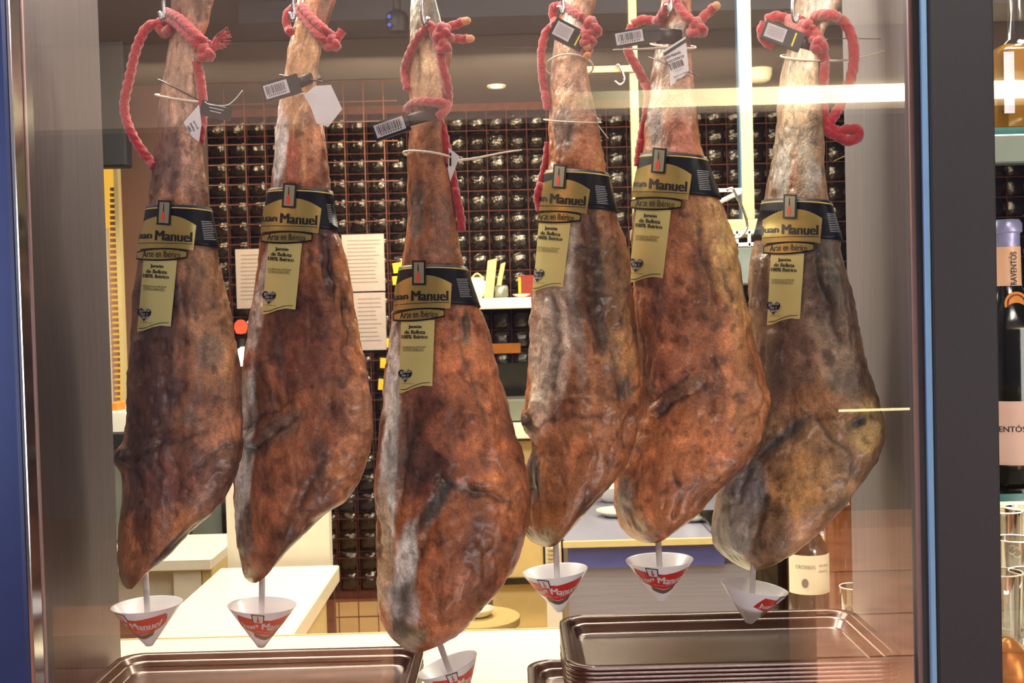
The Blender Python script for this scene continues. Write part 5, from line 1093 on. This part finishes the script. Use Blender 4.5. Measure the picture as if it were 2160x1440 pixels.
# ------------------------------------------------------------------ bottles and tumblers behind the trays
o = Geo().box((.20, 1.93, .80), (.70, 2.40, .835), .003).ob('back_shelf', M['whitelam']); tag(o, 'low white shelf behind the counter carrying bottles', 'shelf')
Geo().box((.22, 1.96, 0), (.68, 2.38, .799)).ob('carcass', M['cream'], o)
def bottle(px, Y, R, H, z0, label, lab=None, glass='winebottle', foil=None, text=None, band=None, name='wine_bottle', neck=.34):
    x = float(P(px, 1200, Y)[0]); c = np.array([x, Y, z0])
    pr = [(0, .004), (R*.7, 0), (R*.96, .002), (R, .008), (R, H*.58), (R*.93, H*.63), (R*.62, H*.70), (R*neck + .001, H*.76), (R*neck, H*.80), (R*neck*.95, H*.955), (R*neck*1.12, H*.96), (R*neck*1.12, H*.985), (R*neck, H), (0, H)]
    o = Geo().lathe(c, pr, 40).ob(name, M[glass], at=c, auto=40); tag(o, label, 'bottle')
    if foil: Geo().lathe(c, [(R*neck*1.03, H*.76), (R*neck*1.03, H*.952), (R*neck*1.2, H*.957), (R*neck*1.2, H*.988), (R*neck*1.0, H*1.004), (0, H*1.005)], 28).ob('foil', M[foil], o, auto=40)
    def wrap(a0, a1, h0, h1, mt, off, nm_):
        n = 18; A = np.radians(np.linspace(a0, a1, n)); V = [(x + (R+off)*math.sin(a), Y - (R+off)*math.cos(a), z0 + hh) for hh in (h0, h1) for a in A]
        return MO(nm_, V, [(i, i+1, n+i+1, n+i) for i in range(n-1)], M[mt], parent=o)
    def wtext(s, a0, a1, h0, h1, mt, off, nm_, bold=.0):
        V, Fc = text2d(s, bold); A = np.radians(a0 + (a1-a0)*V[:, 0]); hh = h0 + (h1-h0)*V[:, 1]
        return MO(nm_, np.stack([x + (R+off)*np.sin(A), Y - (R+off)*np.cos(A), z0 + hh], 1), Fc, M[mt], parent=o)
    if lab: wrap(lab[0], lab[1], lab[2]*H, lab[3]*H, lab[4], .0006, 'label')
    if band: wrap(band[0], band[1], band[2]*H, band[3]*H, band[4], .0009, 'lower_label')
    for tt in (text or []): wtext(tt[0], tt[1], tt[2], tt[3]*H, tt[4]*H, tt[5], .0013, 'lettering', tt[6] if len(tt) > 6 else .0)
    return o, c, wrap, wtext
zb_ = .8358
o, c, wr, wt = bottle(1704, 2.12, .0385, .33, zb_, 'dark wine bottle with cream label beside the ribbed tumbler', (-75, 75, .38, .60, 'winelabel'), text=[('CROSSOS', -48, 6, .525, .545, 'greyline', .0), ('vino tinto', 16, 48, .535, .548, 'greyline'), ('Garnatxa', 16, 44, .505, .517, 'greyline')], band=(-60, 75, .13, .22, 'orange'), foil='screen')
V, Fc = disc(-22, .445, 9, .026); 
MO('seal', np.stack([c[0] + .0398*np.sin(np.radians(V[:, 0])), c[1] - .0398*np.cos(np.radians(V[:, 0])), c[2] + V[:, 1]*.33], 1), Fc, M['greyline'], parent=o)
wt('O', -2, 6, .27*.33, .29*.33, 'whiteink', .0012, 'mark')
bottle(1632, 2.2, .037, .31, zb_, 'dark bottle half hidden behind the rightmost drip cup', (30, 80, .10, .36, 'winelabel'))
bottle(1780, 2.3, .038, .42, zb_, 'tall amber bottle with a blue gleam beside the right panel', None, 'brownglass')
def tumbler(px, Y, R, H, z0, label, ridges=0, name='glass_tumbler', cat='glass', at=None, mt='glassware'):
    x = float(P(px, 1200, Y)[0]) if at is None else at; c = np.array([x, Y, z0])
    g = Geo().lathe(c, [(0, 0), (R*.86, 0), (R*.9, .003), (R, H), (R - .0016, H), (R*.84, .012), (0, .010)], 48, ridges=ridges, ramp=.025 if ridges else 0)
    o = g.ob(name, M[mt], at=c, auto=60); tag(o, label, cat)
    g = Geo(); t = np.linspace(0, 2*np.pi, 40, endpoint=False); g.tube(np.stack([x + R*np.cos(t), Y + R*np.sin(t), z0 + H + 0*t], 1), .0011, 6, closed=True); g.ob('rim', M['china'], o, smooth=True)
    if ridges:
        g = Geo()
        for q in range(ridges):
            a = 2*math.pi*q/ridges; g.tube([(x + R*.92*math.cos(a), Y + R*.92*math.sin(a), z0 + .014), (x + (R+.0006)*math.cos(a), Y + (R+.0006)*math.sin(a), z0 + H*.93)], .0009, 5)
        g.ob('ribs', M['china'], o, smooth=True)
    return o
tumbler(1753, 1.985, .029, .105, zb_, 'ribbed glass tumbler in front of the cream-labelled bottle', 22)
tumbler(1802, 2.02, .026, .155, zb_, 'tall clear glass beside the right cabinet panel')

# ------------------------------------------------------------------ right bay
def shelf(y, Y0, Y1, label):
    z = float(P(2130, y, (Y0+Y1)/2)[2]); o = Geo().box((XR + .03, Y0, z - .008), (1.5, Y1, z), .001).ob('glass_shelf', M['shelfglass']); tag(o, label, 'shelf')
    Geo().box((XR + .03, Y0 - .0035, z - .009), (1.5, Y0, z + .001)).ob('front_edge', M['teal'], o); return z
z1 = shelf(297, 1.52, 1.76, 'upper green glass shelf in the right bay'); z2 = shelf(1012, 1.52, 1.76, 'lower green glass shelf in the right bay'); z3 = float(P(2130, 1345, 1.62)[2])
g = Geo().box((XR + .025, 1.50, z1 - .048), (1.5, 1.53, z1 - .0102), .002); o = g.ob('shelf_rail', M['greyglass']); tag(o, 'grey rail under the upper glass shelf in the right bay', 'rail')
o = Geo().box((.62, 1.50, z3 - .03), (1.5, 1.90, z3), .003).ob('white_ledge', M['whitelam']); tag(o, 'bright white ledge under the glasses in the right bay', 'ledge')
Geo().box((.72, 1.885, z3 - .0), (1.5, 1.90, z2 - .06)).ob('lit_back_panel', M['whitewall'], o)
Geo().box((.63, 1.52, .0), (1.5, 1.89, z3 - .031)).ob('carcass', M['whitelam'], o)
# champagne bottle
o, c, wr, wt = bottle(2132, 1.62, .0445, .372, z2 + .0005, 'sparkling wine bottle with pink label and peach neck foil', (-80, 80, .08, .32, 'pinklabel'), foil='foil', text=[('RAVENTÓS i BLANC', -66, 62, .205, .232, 'ink', .004), ('de Nit', 6, 40, .13, .17, 'orange', .0)], name='sparkling_bottle', neck=.40)
Rn = .0445*.40
Geo().lathe(c, [(Rn*1.28, .372*.70), (Rn*1.1, .372*.76), (Rn*1.06, .372*.90), (Rn*1.0, .372*.90)], 28).ob('peach_foil', M['foilorange'], o, auto=60)
V, Fc = text2d('RAVENTÓS', .006); Vz = c[2] + .372*(.755 + .125*V[:, 0]); A = np.radians(-16 + 32*V[:, 1] * 1.0)
MO('neck_lettering', np.stack([c[0] - (Rn*1.13)*np.sin(A), c[1] - (Rn*1.13 + .0012)*np.cos(A), Vz], 1), [f[::-1] for f in Fc], M['ink'], parent=o)
V, Fc = disc(0, 0, 1, 1, 28); MO('seal', np.stack([c[0] + V[:, 0]*.0165, c[1] - .030 - .0*V[:, 0], c[2] + .372*.685 + V[:, 1]*.0165], 1), Fc, M['redbox'] if False else M['orange'], parent=o)
g = Geo(); t = np.linspace(0, 2*np.pi, 30, endpoint=False); g.tube(np.stack([c[0] + .012*np.cos(t), c[1] - .031 + 0*t, c[2] + .372*.685 + .012*np.sin(t)], 1), .0008, 6, closed=True); g.ob('seal_ring', M['redbox'], o, smooth=True)
bottle(2215, 1.69, .045, .34, z2 + .0005, 'round teal glass bottle behind the sparkling wine bottle', None, 'teal', name='teal_bottle', neck=.6)
# amber bottle on top shelf
x0 = float(P(2092, 200, 1.6)[0]); o = Geo().box((x0, 1.57, z1 + .0005), (x0 + .085, 1.65, z1 + .125), .010).ob('spirit_bottle', M['amber'], auto=50); tag(o, 'square amber spirit bottle with white label on upper shelf', 'bottle')
Geo().box((x0 + .004, 1.5685, z1 + .028), (x0 + .018, 1.5695, z1 + .112)).ob('label', M['paper'], o)
Geo().lathe((x0 + .042, 1.61, z1 + .125), [(.026, 0), (.014, .012), (.012, .07), (.016, .072), (.016, .11), (0, .112)], 24).ob('neck', M['darkglass'], o, auto=50)
# glasses on the ledge
for (i, (px, Y, H, lb)) in enumerate([(2112, 1.60, .10, 'clear tumbler at the left front of the right bay ledge'), (2140, 1.68, .13, 'taller clear glass behind the front tumblers in right bay'), (2172, 1.60, .10, 'clear tumbler cut by the picture edge on the ledge'), (2118, 1.80, .15, 'tall clear glass at the back of the ledge'), (2160, 1.82, .15, 'tall clear glass at the back right of the ledge')]):
    tumbler(px, Y, .028, H, z3 + .0005, lb)
# copper bowl
xb = float(P(2118, 1400, 1.45)[0]); zbw = float(P(2118, 1325, 1.45)[2])
o = Geo().lathe((xb, 1.44, zbw - .075), [(.02, 0), (.03, .002), (.032, .02), (.026, .045), (.012, .062), (.006, .066), (0, .067)], 32).ob('copper_bell', M['copperpan'], auto=60); tag(o, 'rounded copper jar at the bottom of the right bay', 'jar')
o = Geo().box((XR + .03, YG + .022, zbw - .095), (1.2, 1.496, zbw - .0755), .002).ob('front_ledge', M['whitelam']); tag(o, 'front ledge of the right bay carrying the copper jar', 'ledge')
